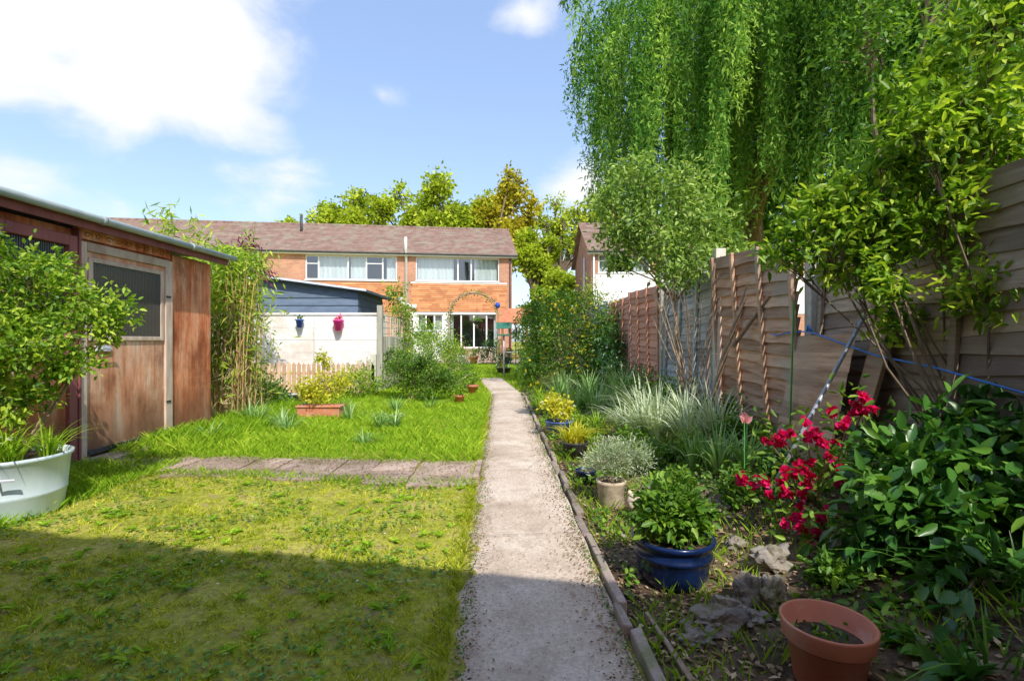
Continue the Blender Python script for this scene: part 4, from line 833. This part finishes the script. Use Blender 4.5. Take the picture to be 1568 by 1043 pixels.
hung(g,-5.8,-.3,2.86,4.45,M['tilehang']); hung(g,-11.9,-6.35,2.86,4.45,M['tilehang']); hung(g,-18.2,-13.7,2.86,4.45,M['tilehang'])
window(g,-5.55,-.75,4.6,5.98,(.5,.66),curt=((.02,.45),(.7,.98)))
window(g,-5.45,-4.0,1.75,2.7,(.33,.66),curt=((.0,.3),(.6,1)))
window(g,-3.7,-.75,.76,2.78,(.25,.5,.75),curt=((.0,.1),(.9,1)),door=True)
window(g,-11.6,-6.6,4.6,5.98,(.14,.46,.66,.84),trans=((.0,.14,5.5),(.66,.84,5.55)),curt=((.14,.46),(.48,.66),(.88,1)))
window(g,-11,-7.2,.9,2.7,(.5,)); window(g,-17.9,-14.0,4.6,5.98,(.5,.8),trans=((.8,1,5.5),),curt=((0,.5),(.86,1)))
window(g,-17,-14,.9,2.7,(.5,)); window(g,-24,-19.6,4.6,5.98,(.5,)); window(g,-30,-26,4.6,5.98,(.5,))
roof(g,-32.2,.28,6.15,8.45,7.6)
v=Part('verge_board',M['white'],g); v.add([(.2,-.32,6.0),(.2,3.8,8.3),(.2,3.8,8.42),(.2,-.32,6.15)],[(0,1,2,3)]); v.done()
d=Part('soil_pipe',M['white'],g,0,True); d.tube([(-6.08,-.1,0),(-6.08,-.1,6.0),(-6.08,-.42,6.25),(-6.08,-.42,7.0)],.075,10); d.tube([(-6.08,-.1,3.3),(-5.7,-.1,3.1)],.05,8); d.tube([(-6.5,-.1,3.5),(-6.08,-.1,3.2)],.05,8); d.box(-6.55,-6.25,-.2,-.02,3.45,3.7); d.box(-5.8,-5.5,-.2,-.05,3.0,3.25); d.done()
d=Part('downpipe',M['black'],g,0,True); d.tube([(-.12,-.08,0),(-.12,-.08,6.0)],.04,8); d.done()
d=Part('roof_vent',M['black'],g,0,True); d.tube([(-12.5,2.6,7.4),(-12.5,2.6,8.75)],.08,8); d.done()

g=group('neighbouring_house',(4.2,27,0),math.radians(0))
ops=[(.35,3.1,4.75,5.75),(3.6,6.8,4.75,5.75),(.5,3.1,.6,2.3),(8,11,4.75,5.75)]
w=Part('brick_walls',M['brick'],g); facade(w,0,14,-.1,5.95,ops)
w.quad((0,7,-.1),(0,0,-.1),(0,0,5.95),(0,7,5.95)); w.add([(0,7,5.95),(0,0,5.95),(0,3.5,8.05)],[(0,1,2)]); w.done()
wr=Part('white_panel',M['render'],g); wr.quad((.2,-.03,2.6),(13.8,-.03,2.6),(13.8,-.03,4.68),(.2,-.03,4.68)); wr.done()
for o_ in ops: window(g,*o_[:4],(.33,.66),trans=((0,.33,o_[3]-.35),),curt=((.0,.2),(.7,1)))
roof(g,-.25,14.3,5.9,8.1,7)
d=Part('downpipe',M['white'],g,0,True); d.tube([(.1,-.09,0),(.1,-.09,5.8)],.045,8); d.tube([(-.08,2.2,0),(-.08,2.2,5.9)],.05,8); d.done()

# building behind the camera (casts the foreground shade)
g=group('brick_garage')
sl=-.216; ya=lambda x:-.81+sl*x
w=Part('walls',M['brick'],g)
x0,x1=-9.,3.2
def gp(x,dy,z): return (x,ya(x)+dy,z)
w.add([gp(x0,0,0),gp(x1,0,0),gp(x1,0,4.1),gp(x0,0,4.1),gp(x0,-5,0),gp(x1,-5,0),gp(x1,-5,4.1),gp(x0,-5,4.1)],[(0,1,2,3),(4,7,6,5),(0,3,7,4),(1,5,6,2)])
w.done()
w=Part('roof_tiles',M['rooftile'],g); w.add([gp(x0-.1,.06,4.1),gp(x1+.1,.06,4.1),gp(x1+.1,.06,4.16),gp(x0-.1,.06,4.16),gp(x0-.1,-5.1,4.1),gp(x1+.1,-5.1,4.1),gp(x1+.1,-5.1,4.16),gp(x0-.1,-5.1,4.16)],[(0,1,2,3),(4,7,6,5),(3,2,6,7),(0,4,5,1),(0,3,7,4),(1,5,6,2)])
xx=x0
while xx<x1:  # unseen uneven eave row, added to make the cast shadow's edge wavy
    ww_=random.uniform(.16,.34); hh=4.19+random.uniform(-.025,.045)
    a=gp(xx,.10,4.161); b_=gp(xx+ww_*.96,.10,4.161); c_=gp(xx+ww_*.96,-.3,4.161); d_=gp(xx,-.3,4.161)
    w.add([a,b_,c_,d_]+[(q[0],q[1],hh) for q in (a,b_,c_,d_)],[(0,1,5,4),(4,5,6,7),(1,2,6,5),(3,0,4,7),(2,3,7,6)]); xx+=ww_
w.done()

# ------------------------------------------------------------------ willow
g=group('weeping_willow',(5.6,12.2,0)); G0=np.array([5.6,12.2,0])
p=Part('trunk',M['bark'],g,0,True); p.tube([(0,0,-.1),(-.1,.1,1.5),(.1,0,3.5),(-.1,.1,6),(0,0,8.5)],[.42,.34,.3,.24,.12],12)
for i in range(22):
    th=U(0,6.28); r_=U(1.5,4.0); z0=U(3,7); z1=min(z0+U(2.5,5),10.5)
    p.tube([(0,0,z0),(r_*.45*math.cos(th),r_*.4*math.sin(th),z1*.8+z0*.2),(r_*math.cos(th),r_*.8*math.sin(th),z1)],[.12,.07,.03],7)
p.done()
Cs=[];Ds=[];Ts=[]
for i in range(190):
    th=U(0,2*np.pi); rr=R.random()**.5
    cx=4.7*rr*math.cos(th); cy=3.6*rr*math.sin(th)
    if rr>.35 and cy>1.8 and R.random()<.6: cy=-cy
    ztop=10.8-3.2*rr**2+U(-.8,.8); wx=cx+G0[0]
    d_=cy+G0[1]; q=wx-.16*(d_-9)      # distance in from the western drip line
    if q<1.35: continue
    zmin = 6.6 if q<1.6 else (4.6 if q<2.0 else (3.9 if q<2.5 else 2.9))
    zmin += U(0,3.4)*(R.random()<.7)
    if zmin>ztop-1: zmin=ztop-U(1.,2)
    tc_=R.normal(.52,.22)-.32*float(sstep((wx-5.4)/1.2))*(R.random()<.8)  # shaded crown interior painted in: clusters on this side get a darker leaf tint
    for s in range(13):
        ox,oy=R.normal(0,.13,2); zb=zmin+abs(R.normal(0,.6)); zt=ztop+U(-.5,.3)
        if zb>zt-.5: continue
        m_=int((zt-zb)/.05); t=R.random(m_)**.85; z=zt+(zb-zt)*t
        tp=1.15-.5*t; bow=.45*np.sin(np.minimum(t*3,1.57))
        x=cx+ox*tp+.14*np.sin(t*5+s)+U(-.04,.04,m_)+math.cos(th)*bow; y=cy+oy*tp+.1*np.cos(t*4+s)+U(-.04,.04,m_)+math.sin(th)*bow
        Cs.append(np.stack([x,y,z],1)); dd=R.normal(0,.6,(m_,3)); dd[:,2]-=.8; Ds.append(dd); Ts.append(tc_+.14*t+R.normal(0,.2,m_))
C=np.concatenate(Cs);D=np.concatenate(Ds);T=np.concatenate(Ts);n=len(C)
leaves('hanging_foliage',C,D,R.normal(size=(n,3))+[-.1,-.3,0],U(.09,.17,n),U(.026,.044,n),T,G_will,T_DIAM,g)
Cs=[]
for s in range(30):
    bx,by=-4.5+R.normal(0,.16),-3.2+R.normal(0,.12); zb=6.9+abs(R.normal(0,.5)); m_=44; t=R.random(m_); Cs.append(np.stack([bx+U(-.03,.03,m_)+.1*t,by+U(-.03,.03,m_),9.0+(zb-9.0)*t],1))
C=np.concatenate(Cs); n=len(C); dd=R.normal(0,.6,(n,3)); dd[:,2]-=.8
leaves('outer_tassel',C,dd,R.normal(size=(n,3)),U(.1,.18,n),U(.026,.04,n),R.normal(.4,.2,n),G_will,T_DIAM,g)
shrub('dark_hedge_tree',(7.5,15,0),[(6,15.5,5,1.6,1.5,2.4),(8.5,15,5.5,2,1.8,3),(7,15.5,8.5,2,1.8,2.4),(10.5,14.5,7,2.2,1.8,3.2),(9,15,10.5,2.5,2,2),(12.5,14,5,2,2,4)],13000,.24,.13,G_dark,sub=40,spread=.22,trunk=((7.5,15,4),.22),bark='bark')
shrub('ash_tree',(6.2,8.4,.3),[(5.6,8,5.8,.8,.8,1.2),(6.4,8.2,4.8,.8,.8,1.1),(6.8,8,7,1,.8,1.2),(5.4,8,7.6,.6,.8,.7),(7.2,8.2,3.6,.7,.7,.9),(7.8,7.8,5.4,.9,.8,1.3)],9000,.12,.05,G_mid,sub=24,spread=.22,trunk=((6.2,8.4,3),.12),bark='bark')

# ------------------------------------------------------------------ background trees
def bigtree(x,y,h,r,mat,n=7000,L_=.42,sp=.26,sub=26,K=22):
    cl=[]
    for i in range(K):
        v=ball(1,.5)[0]; zz=h*.66+v[2]*h*.24; rr=r*(.98-.20*max(0,v[2]))
        cl.append((x+v[0]*rr,y+v[1]*rr*.6,zz,r*.27,r*.27,h*.06))
    shrub('oak_tree',(x,y,0),cl,n,L_,L_*.66,mat,sub=sub,spread=sp,trunk=((x,y,h*.42),.35),bark='bark')
bigtree(-19.0,50,17.0,4.0,G_oak,8000)
bigtree(-14.6,51,18.2,4.4,G_oak,9500)
bigtree(-10.2,52,18.6,4.2,G_oak,8500)
bigtree(-6.4,50,18.6,3.8,G_oak,9000)
bigtree(-3.0,51,18.4,3.2,G_oak,7500)
bigtree(-.5,50,18.8,3.0,G_bronze,8500)
bigtree(2.0,46,12.5,2.6,G_oak,7000)
bigtree(4.9,52,18.5,3.4,G_oak,3200,.36,.26)
bigtree(7.4,44,15,2.8,G_oak,3800,.36,.26)
bigtree(3.2,38,7.4,2.2,G_oak,7000,.32)
bigtree(9.8,50,15,3.2,G_oak,4500)
bigtree(14,48,14,4,G_oak,4000)
bigtree(2.3,33,5.4,1.6,G_yel,5000,.22)

# ------------------------------------------------------------------ camera, sun, sky
cam=bpy.data.cameras.new('camera'); cam.lens=18; cam.sensor_width=36; cam.clip_end=2000; cam.clip_start=.05
co=link(bpy.data.objects.new('camera',cam)); co.location=(0,0,1.2); co.rotation_euler=(math.radians(90),0,0); scene.camera=co
el=math.radians(48); az=math.radians(160.5)
sd=Vector((math.sin(az)*math.cos(el),math.cos(az)*math.cos(el),math.sin(el)))
ld=bpy.data.lights.new('sun','SUN'); ld.energy=5; ld.angle=math.radians(.5); ld.color=(1,.95,.86)
lo=link(bpy.data.objects.new('sun',ld)); lo.rotation_euler=(-sd).to_track_quat('-Z','Y').to_euler()
wd=bpy.data.worlds.new('World'); scene.world=wd; wd.use_nodes=True; nt=wd.node_tree; N=nt.nodes; L=nt.links; N.clear()
sky=N.new('ShaderNodeTexSky'); sky.sky_type='NISHITA'; sky.sun_disc=False; sky.sun_elevation=el; sky.sun_rotation=az; sky.air_density=1.0; sky.dust_density=1.2; sky.ozone_density=1.5
tc=N.new('ShaderNodeTexCoord')
mp=N.new('ShaderNodeMapping'); mp.inputs['Scale'].default_value=(1,1,1.7); L.new(tc.outputs['Generated'],mp.inputs['Vector'])
nz=noise(N,L,mp.outputs['Vector'],4.2,10,.55); nz.inputs['Distortion'].default_value=.35
def cloudblob(x,z,r,amp=1.):
    v=Vector((x,1,z)).normalized(); v=Vector((v.x,v.y,v.z*1.7))
    d=N.new('ShaderNodeVectorMath'); d.operation='DISTANCE'; L.new(mp.outputs['Vector'],d.inputs[0]); d.inputs[1].default_value=v
    m_=N.new('ShaderNodeMapRange'); m_.inputs[1].default_value=r; m_.inputs[2].default_value=0; m_.inputs[3].default_value=0; m_.inputs[4].default_value=amp; L.new(d.outputs['Value'],m_.inputs[0]); return m_.outputs[0]
acc=None
for a in [(-.98,.72,.40,1.2),(-.70,.58,.34,1.2),(-.56,.46,.2,.85),(-.25,.48,.10,.5),(.03,.64,.12,.6),(-.56,.27,.26,.68),(-.98,.33,.14,.6),(-.8,.18,.22,.5),(.16,.30,.18,.6),(.0,.2,.25,.42)]:
    o_=cloudblob(*a)
    if acc is None: acc=o_
    else:
        mm=N.new('ShaderNodeMath'); mm.operation='MAXIMUM'; L.new(acc,mm.inputs[0]); L.new(o_,mm.inputs[1]); acc=mm.outputs[0]
ad=N.new('ShaderNodeMath'); ad.operation='MULTIPLY_ADD'; L.new(nz.outputs[0],ad.inputs[0]); ad.inputs[1].default_value=1.5; L.new(acc,ad.inputs[2])
r=N.new('ShaderNodeMapRange'); r.interpolation_type='SMOOTHSTEP'; r.inputs[1].default_value=1.0; r.inputs[2].default_value=1.45; L.new(ad.outputs[0],r.inputs[0])
hz=mixc(N,L,.5,mixc(N,L,1.0,sky.outputs[0],(2.3,2.15,2.1),'MULTIPLY'),(2.7,3.9,6.4))
mc=mixc(N,L,r.outputs[0],hz,(6.9,7.0,7.2))
bg=N.new('ShaderNodeBackground'); bg.inputs[1].default_value=.15; L.new(mc,bg.inputs[0])
ow=N.new('ShaderNodeOutputWorld'); L.new(bg.outputs[0],ow.inputs[0])
scene.view_settings.view_transform='Standard'; scene.view_settings.look='None'; scene.view_settings.exposure=0
